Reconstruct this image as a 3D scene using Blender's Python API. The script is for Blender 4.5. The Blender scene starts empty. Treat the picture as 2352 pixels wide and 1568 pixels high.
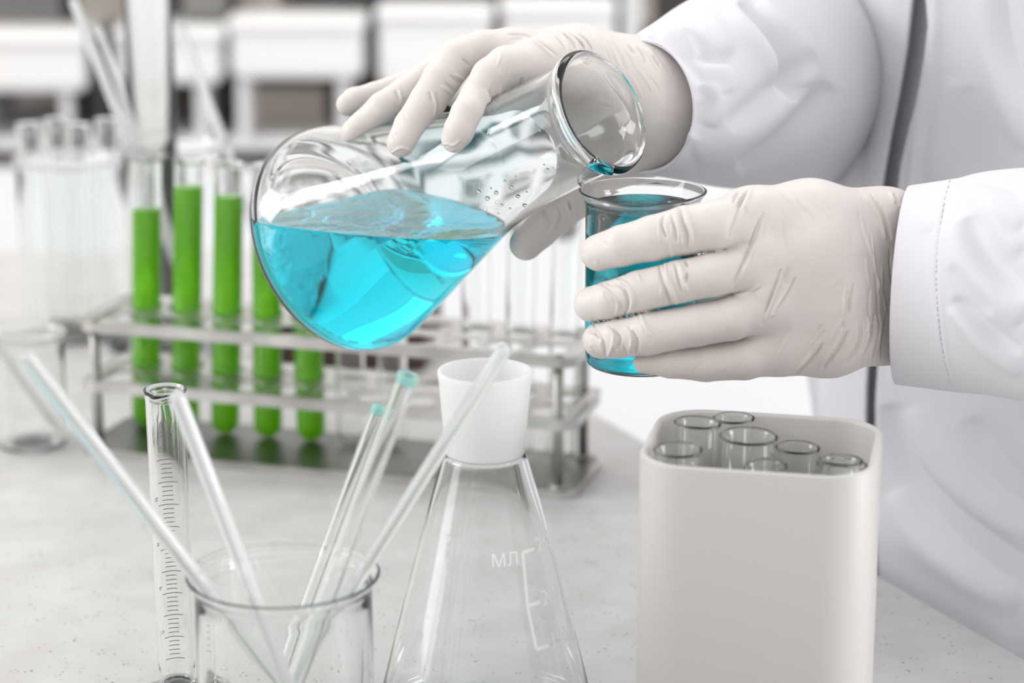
import bpy, bmesh, math, random
import numpy as np
from mathutils import Vector, Matrix

# ---------------------------------------------------------------- camera, world, light, exposure
SC = bpy.context.scene
COL = SC.collection
FPX, TH = 5553.0, math.radians(15.3)     # focal length in pixels of the 2352 wide frame, downward pitch
CAM_H, TABLE_H = 131.0, 90.0             # centimetres above the floor
TZ = TABLE_H - CAM_H                     # table top in the working frame (camera at the origin, cm)
cam_d = bpy.data.cameras.new('camera')
cam = bpy.data.objects.new('camera', cam_d); COL.objects.link(cam)
cam.location = (0, 0, CAM_H / 100); cam.rotation_euler = (math.radians(90) - TH, 0, 0)
cam_d.sensor_width = 36; cam_d.lens = FPX * 36 / 2352
cam_d.clip_start = 0.05; cam_d.clip_end = 50
cam_d.dof.use_dof = True; cam_d.dof.focus_distance = 0.985; cam_d.dof.aperture_fstop = 6.3
cam_d.dof.aperture_blades = 0
SC.camera = cam
SC.view_settings.view_transform = 'Standard'; SC.view_settings.look = 'None'
SC.view_settings.exposure = 0.0; SC.view_settings.gamma = 1; SC.view_settings.use_curve_mapping = False
SC.cycles.max_bounces = 18; SC.cycles.transmission_bounces = 16; SC.cycles.glossy_bounces = 8
SC.cycles.diffuse_bounces = 4; SC.cycles.transparent_max_bounces = 16
SC.cycles.caustics_reflective = True; SC.cycles.caustics_refractive = True
SC.cycles.blur_glossy = 0.5; SC.cycles.sample_clamp_indirect = 12
try: SC.cycles.use_denoising = True
except Exception: pass

wd = bpy.data.worlds.new('room_light'); SC.world = wd; wd.use_nodes = True
bgn = wd.node_tree.nodes['Background']
# a bright white laboratory around: strongest from the ceiling and both sides, weaker from behind the photographer
wt_ = wd.node_tree; wtc = wt_.nodes.new('ShaderNodeTexCoord'); wsx = wt_.nodes.new('ShaderNodeSeparateXYZ')
wt_.links.new(wtc.outputs['Generated'], wsx.inputs[0])
def wmath(op, a, b_=None):
    n = wt_.nodes.new('ShaderNodeMath'); n.operation = op
    for i, v_ in enumerate((a, b_)):
        if v_ is None: continue
        if isinstance(v_, (int, float)): n.inputs[i].default_value = v_
        else: wt_.links.new(v_, n.inputs[i])
    return n.outputs[0]
wup = wmath('MULTIPLY', wmath('MAXIMUM', wsx.outputs['Z'], 0.0), 0.22)
wside = wmath('MULTIPLY', wmath('ABSOLUTE', wsx.outputs['X']), 0.42)
wfar = wmath('MULTIPLY', wmath('MAXIMUM', wsx.outputs['Y'], 0.0), 0.25)
wsum = wmath('ADD', wmath('ADD', wup, wside), wmath('ADD', wfar, 0.70))
bgn.inputs[0].default_value = (1.0, 0.99, 0.98, 1); wt_.links.new(wsum, bgn.inputs[1])

def area(name, loc, target, sx, sy, power, color=(1, 1, 1)):
    l = bpy.data.lights.new(name, 'AREA'); l.shape = 'RECTANGLE'; l.size = sx; l.size_y = sy
    l.energy = power; l.color = color
    o = bpy.data.objects.new(name, l); COL.objects.link(o); o.location = loc
    o.rotation_euler = (Vector(target) - Vector(loc)).to_track_quat('-Z', 'Y').to_euler()
    return o
area('window_light', (-2.05, 0.95, 2.12), (-0.05, 1.05, 1.1), 1.0, 0.70, 18.5, (1.0, 0.99, 0.98))
area('added_top_fill', (0.7, 0.1, 2.7), (0.15, 1.05, 0.95), 1.2, 1.0, 2)  # unseen overhead fill, added to brighten the bench's right side and the torso
area('ceiling_panel_light', (0.9, 2.0, 3.0), (0.0, 1.3, 0.9), 1.6, 1.2, 5)
area('side_window_light', (2.2, 0.62, 1.30), (0.1, 0.9, 0.98), 1.0, 0.9, 32, (0.97, 0.98, 1.0))
area('added_low_fill', (-2.2, 0.55, 1.25), (0.0, 0.95, 1.0), 0.9, 0.8, 7, (1.0, 1.0, 1.0))  # unseen low fill, added on the left for upright reflections in the glass
area('background_light', (-0.2, 2.0, 2.9), (-0.2, 3.0, 0.7), 2.2, 0.8, 17)

# ---------------------------------------------------------------- helpers
def V(p):
    """working centimetres (camera at origin) -> world metres"""
    return (p[0] / 100, p[1] / 100, (p[2] + CAM_H) / 100)
def P(px, py, d):
    x = (px - 1176) / FPX * d; u = -(py - 784) / FPX * d
    return np.array([x, d * math.cos(TH) + u * math.sin(TH), -d * math.sin(TH) + u * math.cos(TH)])
def PZ(px, py, h=0.0):
    """the point at height h (cm) above the table seen at a pixel"""
    q = P(px, py, 1.0); return q * ((TZ + h) / q[2])
def PY(px, py, Y):
    q = P(px, py, 1.0); return q * (Y / q[1])
def project(p):
    D = p[:, 1] * math.cos(TH) - p[:, 2] * math.sin(TH)
    U = p[:, 1] * math.sin(TH) + p[:, 2] * math.cos(TH)
    return 1176 + FPX * p[:, 0] / D, 784 - FPX * U / D

def tag(o, label=None, cat=None, group=None, kind=None):
    if label: o['label'] = label
    if cat: o['category'] = cat
    if group: o['group'] = group
    if kind: o['kind'] = kind
    return o
def empty(name, loc_cm, label=None, cat=None, group=None):
    o = bpy.data.objects.new(name, None); COL.objects.link(o); o.location = V(loc_cm); o.empty_display_size = .02
    return tag(o, label, cat, group)
def link(name, me, mat, parent=None, smooth=True):
    """mesh data in working centimetres -> one object"""
    n = len(me.vertices); co = np.empty(n * 3); me.vertices.foreach_get('co', co); co = co.reshape(-1, 3)
    origin = np.array([0, 0, 0.0])
    if n: origin = (co.min(0) + co.max(0)) / 2; origin[2] = co[:, 2].min()
    base = origin
    if parent is not None:
        L = parent['_o'] if '_o' in parent.keys() else None
        base = np.array([parent.location.x * 100, parent.location.y * 100, parent.location.z * 100 - CAM_H]) if L is None else np.array(L)
    co = (co - base) / 100
    me.vertices.foreach_set('co', co.ravel())
    if smooth: me.polygons.foreach_set('use_smooth', [True] * len(me.polygons))
    me.update()
    mats = mat if isinstance(mat, (list, tuple)) else [mat]
    for m in mats: me.materials.append(m)
    o = bpy.data.objects.new(name, me); COL.objects.link(o)
    if parent is not None:
        o.parent = parent; ORG[o.name] = base
    else:
        o.location = V(base); ORG[o.name] = base
    return o
ORG = {}
def link_part(name, me, mat, parent, smooth=True):
    """child of any depth: vertices stored relative to the top object's origin"""
    base = ORG.get(parent.name)
    if base is None:
        base = np.array([parent.location.x * 100, parent.location.y * 100, parent.location.z * 100 - CAM_H])
    n = len(me.vertices); co = np.empty(n * 3); me.vertices.foreach_get('co', co); co = co.reshape(-1, 3)
    me.vertices.foreach_set('co', ((co - base) / 100).ravel())
    if smooth: me.polygons.foreach_set('use_smooth', [True] * len(me.polygons))
    me.update()
    for m in (mat if isinstance(mat, (list, tuple)) else [mat]): me.materials.append(m)
    o = bpy.data.objects.new(name, me); COL.objects.link(o); o.parent = parent; ORG[o.name] = base
    return o
def mesh(verts, faces):
    me = bpy.data.meshes.new('m'); me.from_pydata([tuple(map(float, v)) for v in verts], [], [tuple(map(int, f)) for f in faces]); return me

# ---- materials
def pmat(name, base, rough=.5, metal=0, trans=0, ior=1.45, bump=None, spec=None, sss=0, coat=0):
    m = bpy.data.materials.new(name); m.use_nodes = True; nt = m.node_tree; b = nt.nodes['Principled BSDF']
    b.inputs['Base Color'].default_value = (*base, 1); b.inputs['Roughness'].default_value = rough
    b.inputs['Metallic'].default_value = metal; b.inputs['Transmission Weight'].default_value = trans
    b.inputs['IOR'].default_value = ior
    if spec is not None: b.inputs['Specular IOR Level'].default_value = spec
    if sss:
        b.inputs['Subsurface Weight'].default_value = sss; b.inputs['Subsurface Radius'].default_value = (.012, .008, .006)
        b.inputs['Subsurface Scale'].default_value = .3
    if coat: b.inputs['Coat Weight'].default_value = coat
    if bump:
        scale, strength, dist = bump
        tc = nt.nodes.new('ShaderNodeTexCoord'); no = nt.nodes.new('ShaderNodeTexNoise'); bp = nt.nodes.new('ShaderNodeBump')
        no.inputs['Scale'].default_value = scale; no.inputs['Detail'].default_value = 4
        nt.links.new(tc.outputs['Object'], no.inputs['Vector']); nt.links.new(no.outputs['Fac'], bp.inputs['Height'])
        bp.inputs['Strength'].default_value = strength; bp.inputs['Distance'].default_value = dist
        nt.links.new(bp.outputs['Normal'], b.inputs['Normal'])
    return m
def vary(m, c1, c2, scale, lo=.4, hi=.6, detail=3, stretch=(1, 1, 1)):
    nt = m.node_tree; b = nt.nodes['Principled BSDF']
    tc = nt.nodes.new('ShaderNodeTexCoord'); mp = nt.nodes.new('ShaderNodeMapping'); no = nt.nodes.new('ShaderNodeTexNoise'); cr = nt.nodes.new('ShaderNodeValToRGB')
    mp.inputs['Scale'].default_value = stretch
    no.inputs['Scale'].default_value = scale; no.inputs['Detail'].default_value = detail
    cr.color_ramp.elements[0].position = lo; cr.color_ramp.elements[0].color = (*c1, 1)
    cr.color_ramp.elements[1].position = hi; cr.color_ramp.elements[1].color = (*c2, 1)
    nt.links.new(tc.outputs['Object'], mp.inputs['Vector']); nt.links.new(mp.outputs['Vector'], no.inputs['Vector'])
    nt.links.new(no.outputs['Fac'], cr.inputs['Fac']); nt.links.new(cr.outputs['Color'], b.inputs['Base Color'])
    return m
M = {}
M['glass'] = pmat('clear_glass', (.985, .995, .992), 0, 0, 1, 1.46)
M['thin_glass'] = pmat('clear_lab_glass', (.98, .99, .985), .01, 0, 1, 1.44)
M['frost'] = pmat('frosted_glass', (.95, .95, .95), .6, 0, .6, 1.25)
M['rod'] = pmat('glass_rod', (.95, .965, .965), .06, 0, .74, 1.45)
M['blue'] = pmat('cyan_liquid', (.006, .80, .95), 0, 0, 1, 1.33)
M['blue_top'] = pmat('cyan_liquid_surface', (.006, .80, .95), 0, 0, 1, 1.33, bump=(60, .5, .004))
M['green'] = pmat('green_liquid', (.28, .92, .0), .15, 0, .4, 1.34)
M['brown'] = pmat('brown_liquid', (.22, .09, .06), .15, 0, .5, 1.34)
M['glove'] = pmat('latex_glove', (.68, .63, .605), .42, 0, 0, 1.45, bump=(450, .12, .0006), spec=.4, sss=.12)
M['coat'] = pmat('white_coat_cotton', (.695, .685, .72), .85, spec=.2)
M['white'] = pmat('white_plastic', (.52, .505, .49), .45)
M['steel'] = pmat('worn_aluminium', (.62, .61, .60), .38, 1, bump=(300, .25, .001))
vary(M['steel'], (.44, .43, .41), (.72, .71, .70), 25, .3, .7)
M['post'] = pmat('grey_steel_rod', (.5, .49, .48), .4, 1); vary(M['post'], (.30, .29, .27), (.55, .54, .53), 30, .3, .7)
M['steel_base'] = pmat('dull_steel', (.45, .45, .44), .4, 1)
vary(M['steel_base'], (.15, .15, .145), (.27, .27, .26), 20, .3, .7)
M['print'] = pmat('brown_print', (.30, .16, .09), .6)
M['enamel'] = pmat('white_print', (.93, .93, .93), .5)
M['teal'] = pmat('teal_plastic', (.42, .78, .72), .3, 0, .5)
M['bin'] = pmat('bin_plastic', (.78, .77, .76), .45)
M['board'] = pmat('taupe_board', (.33, .28, .24), .6)
vary(M['board'], (.38, .335, .305), (.45, .405, .37), 6, .3, .7, stretch=(1, 1, 8))
M['shelf'] = pmat('white_laminate', (.72, .715, .715), .4)
M['dark'] = pmat('dark_gap', (.03, .03, .035), .7)
M['darkgrey'] = pmat('dark_grey_plastic', (.19, .185, .18), .5)
M['plum'] = pmat('dark_brown_plastic', (.085, .05, .045), .5)
M['tan'] = pmat('tan_card', (.52, .47, .42), .7)
M['wall'] = pmat('painted_wall', (.72, .71, .70), .8)
M['floor'] = pmat('vinyl_floor', (.62, .62, .63), .35)
M['lacquer'] = pmat('white_lacquer', (.78, .78, .79), .3)

# slack latex: larger shallow puckers under the fine grain
nt = M['glove'].node_tree; b1_ = [n for n in nt.nodes if n.type == 'BUMP'][0]; tc = [n for n in nt.nodes if n.type == 'TEX_COORD'][0]
n2 = nt.nodes.new('ShaderNodeTexNoise'); n2.inputs['Scale'].default_value = 55; n2.inputs['Detail'].default_value = 2; n2.inputs['Distortion'].default_value = 1.5
b2_ = nt.nodes.new('ShaderNodeBump'); b2_.inputs['Strength'].default_value = .35; b2_.inputs['Distance'].default_value = .0016
nt.links.new(tc.outputs['Object'], n2.inputs['Vector']); nt.links.new(n2.outputs['Fac'], b2_.inputs['Height']); nt.links.new(b2_.outputs['Normal'], b1_.inputs['Normal'])
# twill weave for the coat
nt = M['coat'].node_tree; b = nt.nodes['Principled BSDF']
tc = nt.nodes.new('ShaderNodeTexCoord'); mp = nt.nodes.new('ShaderNodeMapping'); wv = nt.nodes.new('ShaderNodeTexWave'); bp = nt.nodes.new('ShaderNodeBump')
mp.inputs['Rotation'].default_value = (.3, .6, .5); wv.inputs['Scale'].default_value = 420; wv.inputs['Distortion'].default_value = .6
wv.inputs['Detail'].default_value = 1
nt.links.new(tc.outputs['Object'], mp.inputs['Vector']); nt.links.new(mp.outputs['Vector'], wv.inputs['Vector'])
nt.links.new(wv.outputs['Fac'], bp.inputs['Height']); bp.inputs['Strength'].default_value = .12; bp.inputs['Distance'].default_value = .0004
nt.links.new(bp.outputs['Normal'], b.inputs['Normal'])

# speckled solid-surface worktop
def worktop_mat():
    m = pmat('speckled_worktop', (.6, .6, .6), .38); nt = m.node_tree; b = nt.nodes['Principled BSDF']
    tc = nt.nodes.new('ShaderNodeTexCoord')
    n1 = nt.nodes.new('ShaderNodeTexNoise'); n1.inputs['Scale'].default_value = 30; n1.inputs['Detail'].default_value = 3
    r1 = nt.nodes.new('ShaderNodeValToRGB'); r1.color_ramp.elements[0].position = .35; r1.color_ramp.elements[1].position = .65
    r1.color_ramp.elements[0].color = (.50, .49, .48, 1); r1.color_ramp.elements[1].color = (.56, .555, .55, 1)
    vo = nt.nodes.new('ShaderNodeTexVoronoi'); vo.inputs['Scale'].default_value = 330
    r2 = nt.nodes.new('ShaderNodeValToRGB'); r2.color_ramp.elements[0].position = .16; r2.color_ramp.elements[1].position = .26
    r2.color_ramp.elements[0].color = (1, 1, 1, 1); r2.color_ramp.elements[1].color = (0, 0, 0, 1)
    n3 = nt.nodes.new('ShaderNodeTexNoise'); n3.inputs['Scale'].default_value = 90
    r3 = nt.nodes.new('ShaderNodeValToRGB'); r3.color_ramp.elements[0].position = .50; r3.color_ramp.elements[1].position = .60
    mu = nt.nodes.new('ShaderNodeMath'); mu.operation = 'MULTIPLY'
    mx = nt.nodes.new('ShaderNodeMixRGB'); mx.inputs['Color2'].default_value = (.22, .19, .17, 1)
    for n in (n1, vo, n3): nt.links.new(tc.outputs['Object'], n.inputs['Vector'])
    nt.links.new(n1.outputs['Fac'], r1.inputs['Fac']); nt.links.new(vo.outputs['Distance'], r2.inputs['Fac']); nt.links.new(n3.outputs['Fac'], r3.inputs['Fac'])
    nt.links.new(r2.outputs['Color'], mu.inputs[0]); nt.links.new(r3.outputs['Color'], mu.inputs[1])
    nt.links.new(mu.outputs[0], mx.inputs['Fac']); nt.links.new(r1.outputs['Color'], mx.inputs['Color1'])
    nt.links.new(mx.outputs['Color'], b.inputs['Base Color'])
    return m
M['worktop'] = worktop_mat()

# ---- solids of revolution, tubes, boxes
def frame_from(axis):
    a = np.array(axis, float); a /= np.linalg.norm(a)
    t = np.array([0, 0, 1.0]) if abs(a[2]) < .99 else np.array([1.0, 0, 0])
    e1 = np.cross(t, a); e1 /= np.linalg.norm(e1); e2 = np.cross(a, e1)
    return e1, e2, a
def smooth_profile(pr, it=2, closed=False):
    pr = [np.array(p, float) for p in pr]
    for _ in range(it):
        out = [pr[0]]
        for i in range(len(pr) - 1):
            a, c = pr[i], pr[i + 1]
            out += [a * .75 + c * .25, a * .25 + c * .75]
        out.append(pr[-1]); pr = out
    return pr
def lathe(profile, base=(0, 0, 0), axis=(0, 0, 1), n=64, deform=None, closed=False):
    """profile: (radius, height) pairs; radius 0 at an end closes it with a pole"""
    e1, e2, a = frame_from(axis); base = np.array(base, float)
    verts, rings, faces = [], [], []
    for r, z in profile:
        if r < 1e-6: rings.append([len(verts)]); verts.append(base + a * z)
        else:
            ring = []
            for k in range(n):
                t = 2 * math.pi * k / n; rr, zz = (r, z) if deform is None else deform(r, z, t)
                ring.append(len(verts)); verts.append(base + a * zz + rr * (math.cos(t) * e1 + math.sin(t) * e2))
            rings.append(ring)
    seq = list(range(len(rings))) + ([0] if closed else [])
    for i, j in zip(seq[:-1], seq[1:]):
        A, B = rings[i], rings[j]
        if len(A) == 1 and len(B) == 1: continue
        for k in range(n):
            k2 = (k + 1) % n
            if len(A) == 1: faces.append((A[0], B[k2], B[k]))
            elif len(B) == 1: faces.append((A[k], A[k2], B[0]))
            else: faces.append((A[k], A[k2], B[k2], B[k]))
    me = mesh(verts, faces)
    bm = bmesh.new(); bm.from_mesh(me); bmesh.ops.recalc_face_normals(bm, faces=bm.faces); bm.to_mesh(me); bm.free()
    return me
def tube(pts, r, n=14, caps=True):
    pts = [np.array(p, float) for p in pts]; rs = r if isinstance(r, (list, tuple)) else [r] * len(pts)
    verts, faces = [], []; e1p = None
    for i, p in enumerate(pts):
        d = pts[min(i + 1, len(pts) - 1)] - pts[max(i - 1, 0)]; d /= np.linalg.norm(d)
        if e1p is None: e1, e2, _ = frame_from(d)
        else:
            e1 = e1p - d * np.dot(e1p, d); e1 /= np.linalg.norm(e1); e2 = np.cross(d, e1)
        e1p = e1
        for k in range(n):
            t = 2 * math.pi * k / n; verts.append(p + rs[i] * (math.cos(t) * e1 + math.sin(t) * e2))
    for i in range(len(pts) - 1):
        for k in range(n):
            k2 = (k + 1) % n; faces.append((i * n + k, i * n + k2, (i + 1) * n + k2, (i + 1) * n + k))
    if caps:
        faces.append(tuple(range(n))[::-1]); faces.append(tuple((len(pts) - 1) * n + k for k in range(n)))
    return mesh(verts, faces)
def merge(meshes):
    bm = bmesh.new()
    for m in meshes: bm.from_mesh(m)
    me = bpy.data.meshes.new('m'); bm.to_mesh(me); bm.free()
    for m in meshes: bpy.data.meshes.remove(m)
    return me
def box(c, s, rot=0.0, bevel=0.0, seg=3):
    bm = bmesh.new(); bmesh.ops.create_cube(bm, size=1)
    for v in bm.verts: v.co = Vector((v.co.x * s[0], v.co.y * s[1], v.co.z * s[2]))
    if bevel: bmesh.ops.bevel(bm, geom=bm.edges[:], offset=bevel, segments=seg, affect='EDGES', profile=.5)
    mt = Matrix.Translation(Vector(tuple(map(float, c)))) @ Matrix.Rotation(rot, 4, 'Z')
    bmesh.ops.transform(bm, matrix=mt, verts=bm.verts)
    me = bpy.data.meshes.new('m'); bm.to_mesh(me); bm.free(); return me
def prism(poly, z0, z1, bevel=0, seg=3):
    bm = bmesh.new(); vs = [bm.verts.new((float(p[0]), float(p[1]), z0)) for p in poly]
    f = bm.faces.new(vs); ex = bmesh.ops.extrude_face_region(bm, geom=[f])
    for g in ex['geom']:
        if isinstance(g, bmesh.types.BMVert): g.co.z = z1
    bmesh.ops.recalc_face_normals(bm, faces=bm.faces)
    if bevel:
        bmesh.ops.bevel(bm, geom=[e for e in bm.edges if abs(e.verts[0].co.z - e.verts[1].co.z) < 1e-6], offset=bevel, segments=seg, affect='EDGES', profile=.5)
    me = bpy.data.meshes.new('m'); bm.to_mesh(me); bm.free(); return me

# ---- implicit surfaces meshed with surface nets (one continuous skin for cloth and gloved hands)
class Field:
    def __init__(s, lo, hi, h):
        s.lo = np.array(lo, float); s.h = h; s.n = np.ceil((np.array(hi) - s.lo) / h).astype(int) + 1
        s.F = np.full(s.n, 50.0, np.float32)
    def block(s, lo, hi):
        i0 = np.maximum(np.floor((lo - s.lo) / s.h).astype(int), 0); i1 = np.minimum(np.ceil((hi - s.lo) / s.h).astype(int) + 1, s.n)
        i1 = np.maximum(i1, i0 + 1)
        sl = tuple(slice(a, c) for a, c in zip(i0, i1))
        g = [(np.arange(a, c) * s.h + o).astype(np.float32) for a, c, o in zip(i0, i1, s.lo)]
        return sl, g
def smin(a, c, k):
    if k <= 0: return np.minimum(a, c)
    h = np.maximum(k - np.abs(a - c), 0) / k
    return np.minimum(a, c) - h * h * k * .25
def cone_d(g, a, c, ra, rb, flat=None):
    a = np.array(a, np.float32); c = np.array(c, np.float32); ba = c - a; L = float(ba @ ba) + 1e-9
    X = g[0][:, None, None] - a[0]; Y = g[1][None, :, None] - a[1]; Z = g[2][None, None, :] - a[2]
    t = np.clip((X * ba[0] + Y * ba[1] + Z * ba[2]) / L, 0, 1)
    dx = X - t * ba[0]; dy = Y - t * ba[1]; dz = Z - t * ba[2]
    q = dx * dx + dy * dy + dz * dz
    if flat is not None:      # squash along a direction: (unit vector, factor>1)
        u, fct = flat; e = dx * u[0] + dy * u[1] + dz * u[2]; q = q + (fct * fct - 1) * e * e
    return np.sqrt(q) - (ra + t * (rb - ra))
def add_cone(F, a, c, ra, rb, k=.3, flat=None):
    a = np.array(a, float); c = np.array(c, float); R = max(ra, rb) + k + 2 * F.h
    sl, g = F.block(np.minimum(a, c) - R, np.maximum(a, c) + R)
    F.F[sl] = smin(F.F[sl], cone_d(g, a, c, ra, rb, flat), k)
def add_chain(F, pts, k=.3, flat=None):
    for (a, ra), (c, rb) in zip(pts[:-1], pts[1:]): add_cone(F, a, c, ra, rb, k, flat)
def union(F, G, k):
    F.F = smin(F.F, G.F, k)
def surface_nets(F):
    f = F.F; S = f < 0; nx, ny, nz = f.shape
    cs = S[:-1, :-1, :-1].astype(np.int8)
    tot = np.zeros((nx - 1, ny - 1, nz - 1), np.int8)
    for dx in (0, 1):
        for dy in (0, 1):
            for dz in (0, 1): tot += S[dx:nx - 1 + dx, dy:ny - 1 + dy, dz:nz - 1 + dz]
    ci = np.argwhere((tot > 0) & (tot < 8)); idx = -np.ones(tot.shape, np.int64)
    idx[ci[:, 0], ci[:, 1], ci[:, 2]] = np.arange(len(ci))
    acc = np.zeros((len(ci), 3)); cnt = np.zeros(len(ci))
    corners = [(i, j, k) for i in (0, 1) for j in (0, 1) for k in (0, 1)]
    for a in corners:
        for ax in range(3):
            if a[ax]: continue
            c = list(a); c[ax] = 1
            fa = f[ci[:, 0] + a[0], ci[:, 1] + a[1], ci[:, 2] + a[2]]; fb = f[ci[:, 0] + c[0], ci[:, 1] + c[1], ci[:, 2] + c[2]]
            m = (fa < 0) != (fb < 0); t = np.where(m, fa / np.where(m, fa - fb, 1), 0)
            p = np.repeat(np.array(a, float)[None], len(ci), 0); p[:, ax] += t
            acc[m] += p[m]; cnt[m] += 1
    verts = (ci + acc / cnt[:, None]) * F.h + F.lo
    quads = []
    for ax in range(3):
        o1, o2 = [(1, 2), (2, 0), (0, 1)][ax]
        A = np.take(S, range(0, S.shape[ax] - 1), ax); B = np.take(S, range(1, S.shape[ax]), ax)
        e = np.argwhere(A != B); e = e[(e[:, o1] > 0) & (e[:, o2] > 0) & (e[:, o1] < f.shape[o1] - 1) & (e[:, o2] < f.shape[o2] - 1)]
        def cell(d1, d2):
            q = e.copy(); q[:, o1] -= d1; q[:, o2] -= d2; return idx[q[:, 0], q[:, 1], q[:, 2]]
        q = np.stack([cell(1, 1), cell(0, 1), cell(0, 0), cell(1, 0)], 1)
        fl = ~S[e[:, 0], e[:, 1], e[:, 2]]; q[fl] = q[fl][:, ::-1]
        quads.append(q)
    q = np.concatenate(quads); q = q[(q >= 0).all(1)]
    return verts, q
def relax(v, q, it=3, lam=.5):
    e = np.concatenate([q[:, [0, 1]], q[:, [1, 2]], q[:, [2, 3]], q[:, [3, 0]]])
    deg = np.bincount(e.ravel(), minlength=len(v)).astype(float); deg[deg == 0] = 1
    for _ in range(it):
        for l in (lam, -lam * .96):
            s = np.zeros_like(v)
            for c in range(3):
                s[:, c] = np.bincount(e[:, 0], v[e[:, 1], c], len(v)) + np.bincount(e[:, 1], v[e[:, 0], c], len(v))
            v = v + l * (s / deg[:, None] - v)
    return v
def normals(v, q):
    n = np.cross(v[q[:, 2]] - v[q[:, 0]], v[q[:, 3]] - v[q[:, 1]]); out = np.zeros_like(v)
    for k in range(4):
        for c in range(3): out[:, c] += np.bincount(q[:, k], n[:, c], len(v))
    return out / (np.linalg.norm(out, axis=1)[:, None] + 1e-12)
def refine(v, q):
    """split every quad in four"""
    n = len(v); e = np.concatenate([q[:, [0, 1]], q[:, [1, 2]], q[:, [2, 3]], q[:, [3, 0]]]); es = np.sort(e, 1)
    key = es[:, 0].astype(np.int64) * (n + 1) + es[:, 1]; u, first, inv = np.unique(key, return_index=True, return_inverse=True)
    mid = v[es[first]].mean(1); cen = v[q].mean(1); m = len(q); inv = inv.reshape(-1) + n; cidx = n + len(u) + np.arange(m)
    e0_, e1_, e2_, e3_ = inv[:m], inv[m:2 * m], inv[2 * m:3 * m], inv[3 * m:]
    Q = np.concatenate([np.stack([q[:, 0], e0_, cidx, e3_], 1), np.stack([e0_, q[:, 1], e1_, cidx], 1), np.stack([cidx, e1_, q[:, 2], e2_], 1), np.stack([e3_, cidx, e2_, q[:, 3]], 1)])
    return np.concatenate([v, mid, cen]), Q
def seg_dist(x, y, a, c):
    bx, by = c[0] - a[0], c[1] - a[1]; L = bx * bx + by * by + 1e-9
    t = np.clip(((x - a[0]) * bx + (y - a[1]) * by) / L, 0, 1)
    return np.hypot(x - a[0] - t * bx, y - a[1] - t * by), t
def catmull(p, m=6):
    p = [np.array(q, float) for q in p]
    if len(p) < 3: return p
    e = [2 * p[0] - p[1]] + p + [2 * p[-1] - p[-2]]; out = []
    for i in range(1, len(e) - 2):
        for j in range(m):
            t = j / m; a, b_, c, d = e[i - 1], e[i], e[i + 1], e[i + 2]
            out.append(.5 * ((2 * b_) + (c - a) * t + (2 * a - 5 * b_ + 4 * c - d) * t * t + (3 * b_ - a - 3 * c + d) * t ** 3))
    out.append(p[-1]); return out
def creases(v, q, strokes, facing=.05):
    """folds of the material: each stroke raises (+) or sinks (-) the skin along a line, tapering to its ends"""
    n = normals(v, q); px, py = project(v)
    view = v / np.linalg.norm(v, axis=1)[:, None]; vis = np.clip((-(n * view).sum(1) - facing) / .25, 0, 1)
    disp = np.zeros(len(v))
    for pts, w, amp in strokes:
        pts = catmull(pts); arr = np.array(pts); near = np.where((px > arr[:, 0].min() - 4 * w) & (px < arr[:, 0].max() + 4 * w) & (py > arr[:, 1].min() - 4 * w) & (py < arr[:, 1].max() + 4 * w))[0]
        if len(near) == 0: continue
        x, y = px[near], py[near]; best = np.full(len(near), 1e9); bt = np.zeros(len(near)); N = len(pts) - 1
        for i in range(N):
            d, t = seg_dist(x, y, pts[i], pts[i + 1]); m = d < best; best[m] = d[m]; bt[m] = ((i + t) / N)[m]
        tp = np.sqrt(np.clip(4 * bt * (1 - bt), 0, 1)); disp[near] += amp * np.exp(-(best / (w * (.45 + .55 * tp))) ** 2) * tp
    return v + n * (disp * vis)[:, None]
def net_mesh(v, q):
    me = bpy.data.meshes.new('m'); me.vertices.add(len(v)); me.vertices.foreach_set('co', v.astype(np.float32).ravel())
    me.loops.add(len(q) * 4); me.loops.foreach_set('vertex_index', q.astype(np.int32).ravel())
    me.polygons.add(len(q)); me.polygons.foreach_set('loop_start', np.arange(0, len(q) * 4, 4, dtype=np.int32))
    me.update(calc_edges=True); me.validate(); return me

# ---- text turned into flat meshes
def text_polys(s, size):
    c = bpy.data.curves.new('t', 'FONT'); c.body = s; c.size = size; c.align_x = 'CENTER'; c.align_y = 'CENTER'; c.resolution_u = 3
    o = bpy.data.objects.new('t', c); COL.objects.link(o); dg = bpy.context.evaluated_depsgraph_get(); dg.update()
    me = bpy.data.meshes.new_from_object(o.evaluated_get(dg)); vs = [tuple(v.co) for v in me.vertices]; fs = [tuple(p.vertices) for p in me.polygons]
    bpy.data.objects.remove(o); bpy.data.curves.remove(c); bpy.data.meshes.remove(me); return vs, fs

# ---------------------------------------------------------------- the room
def structure(name, me, mat, smooth=False):
    o = link(name, me, mat, None, smooth); o['kind'] = 'structure'; return o
FZ = -CAM_H
structure('floor', box((0, 200, FZ - 1), (700, 560, 2)), M['floor'])
structure('wall_back', box((0, 330, FZ + 150), (700, 6, 300)), M['wall'])

# worktop: right edge runs diagonally away to the left (pixels 2352,1505 and 2030,1325)
e0 = PZ(2352, 1510); e1_ = PZ(2030, 1326); ed = (e1_ - e0)[:2]; ed /= np.linalg.norm(ed)
en = np.array([ed[1], -ed[0]])                      # outward normal, to the person's side
far = e1_[:2] + ed * ((176 - e1_[1]) / ed[1]); near = e0[:2] - ed * 40
wt = empty('workbench', (-30, 130, FZ), 'light grey speckled laboratory bench holding all the glassware', 'workbench')
link_part('worktop', prism([near, far, (-110, 176), (-110, near[1])], TZ - 4, TZ, .25), M['worktop'], wt, False)
inn = [near - en * 6 + ed * 6, far - en * 6 - ed * 8, np.array((-104, 170)), np.array((-104, near[1] + 6))]
link_part('cabinet', prism(inn, FZ, TZ - 4), M['lacquer'], wt, False)

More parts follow.
